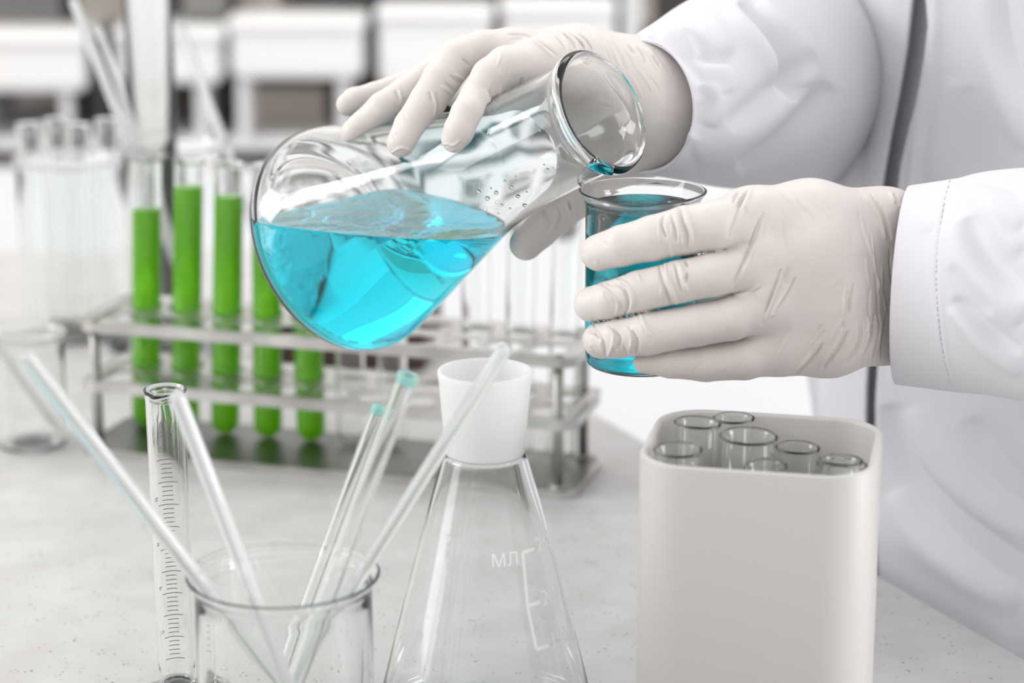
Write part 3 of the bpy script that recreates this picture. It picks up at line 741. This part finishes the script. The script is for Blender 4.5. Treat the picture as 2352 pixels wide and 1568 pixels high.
for px_, py_ in [(1283, 381), (1270, 385), (1258, 388), (1250, 378), (1240, 300), (1160, 415), (1175, 430), (1140, 442), (1190, 450), (1128, 432), (1152, 470), (1172, 478), (1145, 490), (1185, 405), (1210, 440), (1120, 455), (1100, 440), (1205, 470)]:
    d_ = flask_front(px_, py_)
    if d_: ms.append(blob(P(px_, py_, d_ + .0), (np.array([1., 0, 0]), np.array([0, 1., 0]), np.array([0, 0, 1.])), (rnd.uniform(.03, .12),) * 3, 'd', None))
bd = link_part('water_beads', merge(ms), M['glass'], fl); bd['kind'] = 'stuff'

# remains of the white printed numerals on the flask
def flask_text(s, size, px_, py_, rot):
    d_ = flask_front(px_, py_); p0 = P(px_, py_, d_); w_ = p0 - FB; rad_ = w_ - FA * (w_ @ FA); nrm_ = rad_ / np.linalg.norm(rad_)
    ux = np.cross(nrm_, FA); ux = -ux if ux[0] > 0 and False else ux
    vx = FA * math.cos(rot) + ux * math.sin(rot); vy = np.cross(nrm_, vx)
    vs, fs = text_polys(s, size); return mesh([p0 + nrm_ * .03 + vx * x + vy * y for x, y, _ in vs], fs)
link_part('printed_numerals', merge([flask_text('00', .46, 1148, 466, -1.2), flask_text('0', .5, 1114, 480, -1.0)]), M['enamel'], fl, False)

# small beaker in the near hand
bb = BK - np.array([0, 0, 7.35])
bk = empty('beaker', bb, 'small glass beaker of cyan liquid gripped under the pouring flask', 'beaker')
def beaker_profile(R, H, w=.14, flare=.28, rb=.45):
    o_ = [(0, 0), (R - rb, 0), (R - rb * .3, rb * .12), (R, rb * .9), (R, H - .95), (R, H - .6), (R + flare * .35, H - .3), (R + flare, H - .06), (R + flare + .02, H)]
    i_ = [(R + flare - .08, H + .03), (R + flare * .25 - .04, H - .28), (R - w, H - .65), (R - w, rb), (R - rb * .5, w * 1.4), (R - rb - w, w * 1.2), (0, w * 1.2)]
    return o_, i_
def spout(theta0, amt, H, width=.35):
    def d(r, z, t):
        dt = (t - theta0 + math.pi) % (2 * math.pi) - math.pi
        k = math.exp(-(dt / width) ** 2) * max(0, (z - (H - 1.0)) / 1.0) ** 1.5
        return r + amt * k, z - .12 * amt * k
    return d
o_, i_ = beaker_profile(2.32, 7.35)
link_part('glass_body', lathe(smooth_profile(o_, 2) + smooth_profile(i_, 2), bb, (0, 0, 1), 96, spout(-math.pi * .06, .35, 7.35)), M['glass'], bk)
i2 = [(0, .17), (1.75, .17), (2.1, .22), (2.18, .45), (2.18, 7.8), (0, 7.8)]
liquid(i2, bb, (0, 0, 1), P(1400, 490, 97)[2] + .0, 'blue_liquid', bk, label='cyan liquid filling the beaker', top='blue_top')

# ---------------------------------------------------------------- metal rack with test tubes
rA = PZ(186, 1046); rB = PZ(1318, 1150); rd = (rB - rA); rL = float(np.hypot(rd[0], rd[1])); re = rd[:2] / rL; rn = np.array([-re[1], re[0]]); rW = 6.4
rack = empty('test_tube_rack', (*(rA[:2] + re * rL / 2 + rn * rW / 2), TZ), 'worn aluminium test tube rack with three tiers on the bench', 'test tube rack')
def RP(s, t, h): p = rA[:2] + re * s + rn * t; return np.array([p[0], p[1], TZ + h])
pitch = 2.40
def back_px(px):   # distance along the rack's back row seen at a pixel column near the middle shelf
    best = min(np.arange(0, rL, .02), key=lambda s: abs(project(RP(s, 4.7, 4.4)[None])[0][0] - px)); return best
s0 = back_px(340) % pitch
nh = int((rL - .9 - s0) / pitch) + 1
def rounded_rect(L, W, r, n=6):
    pts = []
    for cx, cy, a0 in ((L - r, r, -90), (L - r, W - r, 0), (r, W - r, 90), (r, r, 180)):
        for k in range(n + 1):
            a = math.radians(a0 + 90 * k / n); pts.append((cx + r * math.cos(a), cy + r * math.sin(a)))
    return pts
def lip(h0, h1, grow=0.0, r=1.0, th=.12):
    """thin upright flange following the rounded plate outline"""
    o = rounded_rect(rL + 2 * grow, rW + 2 * grow, r); i = rounded_rect(rL + 2 * grow - 2 * th, rW + 2 * grow - 2 * th, r - th)
    vs, fs = [], []; n = len(o)
    for (x, y), (x2, y2) in zip(o, i):
        vs += [RP(x - grow, y - grow, h0), RP(x - grow, y - grow, h1), RP(x2 + th - grow, y2 + th - grow, h1), RP(x2 + th - grow, y2 + th - grow, h0)]
    for k in range(n):
        a, c = 4 * k, 4 * ((k + 1) % n)
        for j in range(4): fs.append((a + j, c + j, c + (j + 1) % 4, a + (j + 1) % 4))
    return mesh(vs, fs)
def plate(h, holes=True):
    """sheet with two rows of round holes"""
    vs, fs = [], []; hr = .98; N = 24
    def quad(s0_, s1_, t0_, t1_):
        b0 = len(vs); vs.extend([RP(s0_, t0_, h), RP(s1_, t0_, h), RP(s1_, t1_, h), RP(s0_, t1_, h)]); fs.append((b0, b0 + 1, b0 + 2, b0 + 3))
    x0 = s0 - pitch / 2; x1 = x0 + nh * pitch; ys = (.35, 3.2, 6.05)
    quad(.1, max(x0, .1), .1, rW - .1); quad(min(x1, rL - .1), rL - .1, .1, rW - .1); quad(x0, x1, .1, ys[0]); quad(x0, x1, ys[2], rW - .1)
    for i in range(nh):
        for j in range(2):
            a0, a1, b0_, b1_ = x0 + i * pitch, x0 + (i + 1) * pitch, ys[j], ys[j + 1]; cx, cy = (a0 + a1) / 2, (b0_ + b1_) / 2; base = len(vs)
            for k in range(N):
                a = 2 * math.pi * (k + .5) / N; c, s_ = math.cos(a), math.sin(a)
                m = min((a1 - a0) / 2 / max(abs(c), 1e-6), (b1_ - b0_) / 2 / max(abs(s_), 1e-6))
                vs.append(RP(cx + c * m, cy + s_ * m, h)); vs.append(RP(cx + c * hr, cy + s_ * hr, h))
            for k in range(N):
                k2 = (k + 1) % N; fs.append((base + 2 * k, base + 2 * k2, base + 2 * k2 + 1, base + 2 * k + 1))
    me = mesh(vs, fs); bm = bmesh.new(); bm.from_mesh(me)
    bmesh.ops.remove_doubles(bm, verts=bm.verts, dist=.001)
    ex = bmesh.ops.solidify(bm, geom=bm.faces[:], thickness=.1); bmesh.ops.recalc_face_normals(bm, faces=bm.faces)
    bm.to_mesh(me); bm.free(); return me
H1, H2 = 4.2, 7.55
for nm, h in (('middle_shelf', H1), ('top_shelf', H2)):
    link_part(nm, merge([plate(h), lip(h - .5, h + .05)]), M['steel'], rack, False)
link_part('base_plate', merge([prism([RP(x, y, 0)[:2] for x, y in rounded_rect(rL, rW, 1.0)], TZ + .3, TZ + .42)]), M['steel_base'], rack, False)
link_part('base_rim', lip(0, .45, .1), M['steel'], rack, False)
for s, t in ((.9, .5), (rL - 1.0, .5), (.9, rW - .5), (rL - 1.0, rW - .5)):
    link_part('post', merge([tube([RP(s, t, .3), RP(s, t, H2)], .27, 16), tube([RP(s, t, .4), RP(s, t, .6)], .42, 16)]), M['post'], rack)

def tube_profile(R, H, w=.11, lip_=.12):
    n = 8; o_ = [(R * math.sin(k / n * math.pi / 2), R - R * math.cos(k / n * math.pi / 2)) for k in range(n + 1)]
    o_ += [(R, H - .25), (R + lip_ * .7, H - .1), (R + lip_, H - .02)]
    r = R - w; i_ = [(R + lip_ * .4, H + .02), (R - w * .3, H - .1), (r, H - .3)] + [(r * math.cos(k / n * math.pi / 2), R - r * math.sin(k / n * math.pi / 2)) for k in range(n + 1)]
    i_[-1] = (0, R - r); return o_, i_
def test_tube(base, axis, H, R, fill, mat, label, group=None, liq='green_liquid', parentname='test_tube', w=.11):
    t = empty(parentname, base, label, 'test tube', group)
    o_, i_ = tube_profile(R, H, w); link_part('glass_body', lathe(o_ + i_, base, axis, 32), M['thin_glass'], t)
    if fill:
        r = R - w + .01; n = 8; pr = [(r * math.sin(k / n * math.pi / 2), R - r * math.cos(k / n * math.pi / 2)) for k in range(n + 1)] + [(r, fill + 2), (0, fill + 2)]
        liquid(pr, base, axis, base[2] + fill * axis[2], liq, t, n=32, mat=mat, grow=0)
    return t
side = re
def tube_at(s, row_t, lean, fill, mat, label, group, liq='green_liquid', lean2=0, H=15.4):
    mid = RP(s, row_t, (H1 + H2) / 2); a = np.array([re[0] * lean + rn[0] * lean2, re[1] * lean + rn[1] * lean2, 1.0]); a /= np.linalg.norm(a)
    base = mid - a * ((mid[2] - (TZ + .47)) / a[2])
    return test_tube(base, a, H, .80, fill, mat, label, group, liq)
greens = [(340, .045, 12.6, 'leftmost of the rack tubes filled with green liquid'), (438, .055, 14.0, 'second green filled tube from the left, its level the highest'),
          (540, .05, 13.6, 'third green filled tube from the left, against the flask edge'), (645, .02, 12.0, 'fourth green filled tube, its top hidden behind the tilted flask'),
          (742, -.01, 11.8, 'fifth and last green filled tube, below the flask bottom')]
for i, (px, ln, fh, lb) in enumerate(greens):
    tube_at(s0 + pitch * i, 4.62, ln, fh, 'green', lb, 'tubes of green liquid in the rack')
for k, ln, lb in ((5, .0, 'empty clear tube in the rack right beside the last green tube'), (6, .0, 'empty clear tube in the rack behind the frosted neck'), (8, .0, 'empty clear tube in the rack below the thumb'), (9, .02, 'empty clear tube in the rack left of the beaker'), (10, .03, 'empty clear tube in the rack at its right end')):
    if k < nh: tube_at(s0 + pitch * k, 4.62, ln, 0, None, lb, 'empty tubes in the rack')

# ---------------------------------------------------------------- foreground glassware
# graduated cylinder, printed scale on its far side
gb = PZ(410, 1612, 0); gR = .80
gtop_h = None
gc = empty('graduated_cylinder', gb, 'slim glass graduated cylinder with a brown printed scale', 'graduated cylinder')
# height from the rim pixel
cand = [(abs(project((gb + np.array([0, 0, h]))[None])[1][0] - 893), h) for h in np.arange(9, 17, .02)]; GH = min(cand)[1]
gax = np.array([-.004, 0, 1.0]); gax /= np.linalg.norm(gax)
o_ = [(0, .55), (gR - .3, .55), (gR, .8), (gR, GH - .5), (gR + .02, GH - .3), (gR + .06, GH - .08), (gR + .07, GH)]
i_ = [(gR, GH + .02), (gR - .1, GH - .15), (gR - .13, GH - .4), (gR - .13, 1.2), (gR - .3, .85), (0, .8)]
link_part('glass_tube', lathe(smooth_profile(o_) + smooth_profile(i_), gb, gax, 64, spout(-.12, .22, GH, .38)), M['glass'], gc)
ft = [(0, 0), (1.9, 0), (2.05, .12), (2.0, .3), (1.2, .42), (.7, .6), (.5, .75), (0, .75)]
link_part('foot', lathe(smooth_profile(ft, 1), gb, (0, 0, 1), 48), M['glass'], gc)
ge1, ge2, _ = frame_from(gax)
def on_cyl(theta, h, r): return gb + gax * h + r * (math.cos(theta) * ge1 + math.sin(theta) * ge2)
# direction angles: find the angle that faces the camera
tocam = -gb.copy(); tocam[2] = 0; tocam /= np.linalg.norm(tocam); TF = math.atan2(tocam @ ge2, tocam @ ge1); TB = TF + math.pi
def h_at(py, theta=TB):
    return min(((abs(project(on_cyl(theta, h, gR)[None])[1][0] - py), h) for h in np.arange(0, GH, .01)))[1]
h1, h10 = h_at(1508), h_at(1053)
def arc_strip(theta, half, h, th, r):
    vs, fs = [], []; N = 10
    for k in range(N + 1):
        t = theta - half + 2 * half * k / N
        vs += [on_cyl(t, h - th / 2, r), on_cyl(t, h + th / 2, r)]
    for k in range(N): fs.append((2 * k, 2 * k + 1, 2 * k + 3, 2 * k + 2))
    return mesh(vs, fs)
ms = []
for i in range(0, 46):
    h = h1 + (h10 - h1) * i / 45; lng = i % 5 == 0
    ms.append(arc_strip(TB + .10, .62 if lng else .32, h, .035, gR + .006))
link_part('scale_marks', merge(ms), M['print'], gc, False)
def wrap_text(s, size, theta, h, rotate=0, r=gR + .006, flip=1):
    vs, fs = text_polys(s, size); out = []
    cr, sr = math.cos(rotate), math.sin(rotate)
    for x, y, _ in vs:
        X, Y = x * cr - y * sr, x * sr + y * cr
        out.append(on_cyl(theta + flip * X / r, h + Y, r))
    return mesh(out, fs)
ms = []
for val in (2, 4, 6, 8):
    ms.append(wrap_text(str(val), .42, TB + .95, h1 + (h10 - h1) * (val - 1) / 9 + .32, math.pi / 2))
hh = h_at(1030); ms += [wrap_text('10', .34, TB + .35, hh, 0), wrap_text('ml', .36, TB - .55, hh, 0), wrap_text('20°C', .30, TB + .05, h_at(995), 0), wrap_text('BC', .26, TB + .1, h_at(965), 0)]
link_part('printed_numbers', merge(ms), M['print'], gc, False)

# conical flask with a frosted ground joint
jb = PZ(1116, 1682); jr = 4.35
cand = [(abs(project((jb + np.array([0, 0, h]))[None])[1][0] - 850), h) for h in np.arange(10, 20, .02)]; JH = min(cand)[1]
jf = empty('conical_flask', jb, 'empty conical flask with a frosted white ground glass neck', 'flask')
ZS = JH - 3.35
def hj(py): return min((abs(project((jb + np.array([0, 0, h]))[None])[1][0] - py), h) for h in np.arange(0, 20, .02))[1]
zA, zB = hj(1195), hj(1480); rAj, rBj = 2.40, 3.72; zq = 1.2; rq = rBj + (rBj - rAj) * (zB - zq) / (zA - zB)
def rcone(h): return np.interp(h, [zq, zA], [rq, rAj])
o_ = [(0, .2), (rq - 1, .15), (rq - .3, 0), (rq + .08, .4), (rq, zq), (rAj, zA), (2.08, hj(1130)), (1.84, hj(1085)), (1.66, ZS - .12), (1.52, ZS)]
i_ = [(1.38, ZS), (1.52, ZS - .15), (1.70, hj(1085) - .05), (1.93, hj(1130) - .05), (rAj - .15, zA - .03), (rq - .17, zq + .1), (rq - .3, .6), (rq - .8, .38), (0, .4)]
link_part('glass_body', lathe(smooth_profile(o_, 2) + smooth_profile(i_, 2), jb, (0, 0, 1), 96), M['glass'], jf)
nk = [(1.44, ZS), (1.54, ZS), (1.56, ZS + .1), (1.80, JH - .35), (1.84, JH - .15), (1.82, JH), (1.72, JH + .01), (1.64, JH - .1), (1.60, JH - .4), (1.40, ZS + .1), (1.44, ZS)]
nko = link_part('ground_neck', lathe(nk, jb, (0, 0, 1), 80), M['frost'], jf); nko['label'] = 'frosted white ground glass neck'
# white printed scale on the front right of the cone
def cone_pt(theta, h, lift=.012):
    r = rcone(h) + lift
    return jb + np.array([r * math.cos(theta), r * math.sin(theta), h])
tj = math.atan2(-jb[1], -jb[0])
bvj = None
def find_cone(px, py):
    best = None
    for th_ in np.arange(tj - 1.5, tj + 1.5, .02):
        for h in np.arange(1.3, zA, .1):
            x, y = project(cone_pt(th_, h)[None]); e = (x[0] - px) ** 2 + (y[0] - py) ** 2
            if best is None or e < best[0]: best = (e, th_, h)
    return best[1], best[2]
def strip(a, c, w, N=12):
    (t0, z0), (t1, z1) = a, c; vs, fs = [], []
    r0 = rcone((z0 + z1) / 2)
    d = np.array([(t1 - t0) * r0, z1 - z0]); d /= np.linalg.norm(d); nx = np.array([-d[1], d[0]]) * w / 2
    for k in range(N + 1):
        t = t0 + (t1 - t0) * k / N; z = z0 + (z1 - z0) * k / N
        vs += [cone_pt(t - nx[0] / r0, z - nx[1]), cone_pt(t + nx[0] / r0, z + nx[1])]
    for k in range(N): fs.append((2 * k, 2 * k + 1, 2 * k + 3, 2 * k + 2))
    return mesh(vs, fs)
a0 = find_cone(1201, 1270); a1 = find_cone(1212, 1392); a2 = find_cone(1232, 1490)
ms = [strip(a0, a1, .13), strip(a1, a2, .13)]
def cone_text(s, size, t, h):
    vs, fs = text_polys(s, size); r = rcone(h)
    return mesh([cone_pt(t + x / r, h + y) for x, y, _ in vs], fs)
for (t_, h_), s in ((a0, '250'), (a1, '200'), (a2, '150')):
    r_ = rcone(h_); w_ = .62 / r_
    ms.append(strip((t_, h_), (t_ + w_, h_), .13)); ms.append(cone_text(s, .85, t_ + w_ + .75 / r_, h_ + .05))
tt = find_cone(1160, 1285); ms.append(cone_text('МЛ', .7, tt[0], tt[1]))
link_part('printed_scale', merge(ms), M['enamel'], jf, False)

# big beaker of glass rods
rbk = P(650, 1316, 88.3); Hb = rbk[2] - TZ; rbb = np.array([rbk[0], rbk[1], TZ])
o_, i_ = beaker_profile(3.25, Hb, .16, .28, .6)
big = empty('beaker', rbb, 'clear beaker in the foreground holding five crossed glass rods', 'beaker')
link_part('glass_body', lathe(smooth_profile(o_, 2) + smooth_profile(i_, 2), rbb, (0, 0, 1), 96, spout(math.radians(200), .25, Hb)), M['glass'], big)
rods = [((55, 812, 82.64), (2.696, .837), .30, .30, 'long glass rod leaning far left out of the foreground beaker', None),
        ((402, 898, 82.87), (1.916, -1.29), .30, .26, 'blurred glass rod leaning toward the graduated cylinder rim', None),
        ((1165, 792, 84.7), (-2.542, .993), .28, .24, 'glass rod crossing in front of the frosted flask neck', None),
        ((938, 862, 84.55), (-1.417, -.577), .36, .36, 'thicker glass tube with the higher teal tip', 1),
        ((872, 932, 89.41), (-1.937, 1.819), .26, .26, 'glass tube with the lower teal tip', 1)]
def hollow(a, c, R, w, n=24):
    L = float(np.linalg.norm(c - a)); e = .02; return lathe([(R - w, e), (R - w + e, 0), (R - e, 0), (R, e), (R, .1), (R, L - .1), (R, L - e), (R - e, L), (R - w + e, L), (R - w, L - e), (R - w, L - .1), (R - w, .1)], a, c - a, n, closed=True)
for top, bot, rt, rb_, lb, tip in rods:
    T_ = P(*top); B_ = np.array([rbb[0] + bot[0], rbb[1] + bot[1], TZ + .35 + rt * .5])
    r = empty('glass_tube' if tip else 'glass_rod', B_, lb, 'glass tube' if tip else 'glass rod', 'rods standing in the foreground beaker')
    if tip:
        link_part('tube_body', hollow(B_, T_, rt, .1), M['thin_glass'], r)
        dd = (T_ - B_) / np.linalg.norm(T_ - B_)
        tp = link_part('tip_ring', hollow(T_ - dd * .32, T_ + dd * .02, rt + .015, .14), M['teal'], r); tp['label'] = 'teal coloured tip'
    else:
        dd = (T_ - B_) / np.linalg.norm(T_ - B_)
        link_part('rod_body', tube([B_, B_ + dd * .1, T_ - dd * .25, T_ - dd * .08, T_], [rb_ * .7, rb_, rt, rt * .85, rt * .4], 20), M['rod'], r)

# white rounded-square jar full of clear tubes
jc = np.array([9.4, 86.4]); JT = 13.5; jrot = math.radians(-12)
def rr2(wx, wy, r, z, n=10):
    out = []
    for cx, cy, a0_ in ((wx / 2 - r, -wy / 2 + r, -90), (wx / 2 - r, wy / 2 - r, 0), (-wx / 2 + r, wy / 2 - r, 90), (-wx / 2 + r, -wy / 2 + r, 180)):
        for k in range(n + 1):
            a = math.radians(a0_ + 90 * k / n); x, y = cx + r * math.cos(a), cy + r * math.sin(a)
            out.append(np.array([jc[0] + x * math.cos(jrot) - y * math.sin(jrot), jc[1] + x * math.sin(jrot) + y * math.cos(jrot), TZ + z]))
    return out
rings = []
for wx, wy, r, z in ((8.2, 7.0, 1.7, 0), (8.5, 7.3, 1.85, .08), (8.7, 7.5, 1.95, .35), (8.7, 7.5, 1.95, JT - .12), (8.6, 7.4, 1.9, JT - .03), (8.4, 7.2, 1.8, JT), (8.2, 7.0, 1.7, JT - .04), (8.1, 6.9, 1.65, JT - .15), (8.1, 6.9, 1.65, .6), (7.6, 6.4, 1.4, .4)):
    rings.append(rr2(wx, wy, r, z))
vs = [p for rg_ in rings for p in rg_]; n = len(rings[0]); fs = []
for i in range(len(rings) - 1):
    for k in range(n): fs.append((i * n + k, i * n + (k + 1) % n, (i + 1) * n + (k + 1) % n, (i + 1) * n + k))
fs.append(tuple(range(n))[::-1]); fs.append(tuple((len(rings) - 1) * n + k for k in range(n)))
jar = link('jar', mesh(vs, fs), M['white']); tag(jar, 'white square jar with rounded corners packed with clear glass tubes', 'jar')
def in_jar(x, y, h): return np.array([jc[0] + x * math.cos(jrot) - y * math.sin(jrot), jc[1] + x * math.sin(jrot) + y * math.cos(jrot), TZ + h])
vials = [(-2.6, -1.9, -2.9, -2.2, .80, 13.7, 'clear tube at the front left corner of the white jar'), (-2.9, .4, -2.6, 1.0, .8, 13.8, 'clear tube at the left side of the white jar'),
         (-.9, .6, -.6, .6, 1.0, 13.5, 'wide clear tube standing in the middle of the white jar'), (-1.2, 2.3, -1.4, 2.5, .7, 13.6, 'clear tube at the back of the white jar'),
         (.9, 2.2, 1.1, 2.4, .75, 12.6, 'clear tube at the back right of the white jar'), (2.6, .9, 2.9, 1.3, .85, 12.4, 'clear tube lowest of those in the white jar, at its right'),
         (.9, -1.0, .3, -1.9, .7, 13.2, 'clear tube at the front middle of the white jar'), (2.7, -1.6, 3.0, -.9, .7, 13.3, 'clear tube at the front right corner of the white jar')]
for x0, y0, x1, y1, R, H, lb in vials:
    a = in_jar(x0, y0, .5); c = in_jar(x1, y1, H); test_tube(a, (c - a) / np.linalg.norm(c - a), H - .5, R, 0, None, lb, 'clear tubes in the white jar', w=.07)

a = PZ(600, 850); c_ = PZ(985, 905)
o = link('instrument_case', box(((a[0] + c_[0]) / 2, 147, TZ + 1.7), (abs(c_[0] - a[0]) * 1.02, 7, 3.4), math.radians(-8), .4), M['plum']); tag(o, 'low dark brown case lying on the bench behind the rack', 'case')

# ---------------------------------------------------------------- glassware behind the rack, out of focus
def open_beaker(name, base, R, H, lb, cat, group=None, w=.15, mat='thin_glass'):
    o_, i_ = beaker_profile(R, H, w, .22, .5)
    t = empty(name, base, lb, cat, group); link_part('glass_body', lathe(smooth_profile(o_, 1) + smooth_profile(i_, 1), base, (0, 0, 1), 48), M[mat], t); return t
b1 = PZ(75, 1020); open_beaker('beaker', b1, 2.0, 6.4, 'short empty beaker left of the rack at the picture edge', 'beaker')
def rod_between(a, c, r, lb, grp='rods behind the rack'):
    o = empty('glass_rod', a, lb, 'glass rod', grp); link_part('rod_body', tube([a, a + (c - a) * .01, c - (c - a) * .01, c], [r * .6, r, r, r * .5], 14), M['rod'], o)
rod_between(b1 + np.array([1.467, .582, .48]), P(-60, 720, 131.4), .24, 'glass rod leaning left in the short beaker')
b2 = np.array([PY(175, 700, 152)[0], 152, TZ]); open_beaker('beaker', b2, 3.4, 11.6, 'tall beaker of clear tubes behind the rack at left', 'beaker')
for i, (px, dy, lean, lb) in enumerate(((88, -.6, -.03, 'clear tube leftmost in the tall back beaker'), (140, 1.0, -.01, 'clear tube second from left in the tall back beaker'), (200, -1.0, .02, 'clear tube third from left in the tall back beaker'), (258, .8, .04, 'clear tube rightmost in the tall back beaker'))):
    x = PY(px, 700, 152)[0]; x = b2[0] + (x - b2[0]) * .8; a = np.array([x, 152 + dy, TZ + .3]); ax = np.array([lean, 0, 1]); ax /= np.linalg.norm(ax)
    test_tube(a, ax, 13.6, .78, 0, None, lb, 'tubes in the tall back beaker', w=.13)
j3 = np.array([PY(412, 700, 141)[0], 141, TZ]); open_beaker('glass_jar', j3, 3.05, 14.6, 'tall clear jar behind the green tubes holding glass rods', 'jar', mat='thin_glass')
def rod_jar(top, dx, dy, r, lb):
    a = j3 + np.array([dx, dy, .5]); rod_between(a, P(*top), r, lb)
rod_jar((165, -5, 139.1), 2.067, 1.172, .30, 'longest glass rod leaning left out of the back jar')
rod_jar((225, 60, 141.5), 1.763, 1.805, .22, 'thin glass rod leaning left beside the longest one')
a3 = P(560, 380, 140)
rod_between(np.array([PY(600, 700, 146)[0], 146, TZ]) + np.array([2.5, 0, 0]), P(415, 60, 148), .3, 'glass rod leaning left against the tall cylinder')
cy = np.array([PY(366, 700, 149)[0], 149, TZ])
cc = empty('measuring_cylinder', cy, 'tall glass measuring cylinder rising out of the top of the picture', 'measuring cylinder')
o_ = [(0, .5), (1.3, .5), (1.5, .8), (1.5, 1), (1.5, 35.5), (1.7, 36.3)]; i_ = [(1.6, 36.3), (1.44, 35.5), (1.44, 1.1), (0, .9)]
link_part('glass_tube', lathe(o_ + i_, cy, (0, 0, 1), 40), M['glass'], cc)
link_part('foot', lathe([(0, 0), (3.2, 0), (3.3, .3), (1.6, .6), (1.2, .8), (0, .8)], cy, (0, 0, 1), 40), M['thin_glass'], cc)

# ---------------------------------------------------------------- shelving with white bins, far behind
YB = 262.0
def pbox(x0, y0, x1, y1, Y, dep, bevel=0.0):
    """box whose front face fills a rectangle seen at distance Y and which reaches dep further back"""
    a = PY(x0, y0, Y); c = PY(x1, y1, Y); w = abs(c[0] - a[0]); h = abs(a[2] - c[2])
    return box(((a[0] + c[0]) / 2, Y + dep / 2, (a[2] + c[2]) / 2), (w, dep, h), 0, bevel)
zt = PY(0, -500, YB)[2]; zl = PY(0, 330, YB)[2]
shelf = empty('shelving_unit', (0, YB + 20, FZ), 'white shelving unit with taupe back filling the wall behind', 'shelving')
link_part('back_panel', pbox(-700, -500, 2400, 1200, YB + 32, 3), M['board'], shelf, False)
for nm, y0, y1, x0, x1 in (('shelf_board', 312, 345, -700, 2400), ('shelf_board', -70, -40, -700, 2400), ('shelf_board', 560, 580, -700, 2400)):
    link_part(nm, pbox(x0, y0, x1, y1, YB + 2, 29), M['shelf'], shelf, False)
zf = PY(0, 345, YB + 1)[2]
link_part('cabinet_front', box((0, YB + 2, (zf + FZ) / 2 - 1), (190, 2.4, zf - FZ - 2)), M['lacquer'], shelf, False)
for x in (1450, 1800):
    link_part('upright', pbox(x - 17, -60, x + 17, 325, YB + 3, 28), M['shelf'], shelf, False)
bins = [(-90, 78, 198, 214, 'white storage bin at the left edge of the back shelf'), (262, 68, 508, 196, 'white storage bin behind the tall cylinder'),
        (524, 44, 834, 184, 'widest white storage bin on the back shelf, above the flask bottom'), (866, 22, 1130, 200, 'white storage bin behind the fingers'), (1152, 8, 1412, 190, 'white storage bin behind the back of the upper hand')]
def bin_mesh(x0, y0, x1, y1):
    a = pbox(x0, y0, x1, y1, YB - 2, 24, 1.1); return a
for x0, y0, x1, y1, lb in bins:
    o = empty('storage_bin', (PY((x0 + x1) / 2, y1, YB)[0], YB + 10, PY(0, y1, YB)[2]), lb, 'storage bin', 'white bins on the back shelf')
    link_part('bin_body', bin_mesh(x0, y0 + 12, x1, y1), M['bin'], o)
    link_part('rim', pbox(x0 - 6, y0, x1 + 6, y0 + 26, YB - 3, 26, .5), M['bin'], o)
    link_part('support_stand', merge([pbox(x0 + 20, y1, x0 + 48, 312, YB, 20), pbox(x1 - 60, y1, x1 - 30, 312, YB, 20)]), M['shelf'], o, False)
def solid(name, rect, Y, dep, mat, lb, cat, bevel=.4):
    o = link(name, pbox(*rect, Y, dep, bevel), M[mat]); return tag(o, lb, cat)
solid('gap_block', (205, 92, 246, 312), YB - 1, 20, 'dark', 'narrow black block added in place of the dark gap between two white bins', 'case')  # no real case: the gap's darkness is put in as a black block
solid('gap_block', (842, 60, 859, 312), YB + 4, 20, 'darkgrey', 'narrow dark grey block added in place of the dark gap beside the widest bin', 'case')  # likewise a solid block coloured like the shaded gap, not a stored item
solid('equipment_box', (-60, -30, 140, 60), YB + 6, 20, 'darkgrey', 'dark grey box on the shelf at the upper left corner', 'box')
solid('equipment_box', (415, -30, 520, 46), YB + 2, 20, 'darkgrey', 'dark grey box on the shelf right of the tall cylinder', 'box')
solid('cardboard_box', (170, -30, 300, 66), YB + 8, 18, 'tan', 'tan box on the shelf left of the tall cylinder', 'box')
solid('cardboard_box', (540, -28, 640, 30), YB + 6, 18, 'tan', 'tan box on top of the widest white bin', 'box')
solid('cardboard_box', (585, 200, 750, 306), YB + 8, 18, 'tan', 'taupe box below the widest white bin', 'box')
solid('cardboard_box', (1412, -30, 1500, 60), YB + 8, 18, 'tan', 'taupe box behind the upper sleeve', 'box')
for o in list(bpy.data.objects):
    if '_o' in o.keys(): del o['_o']
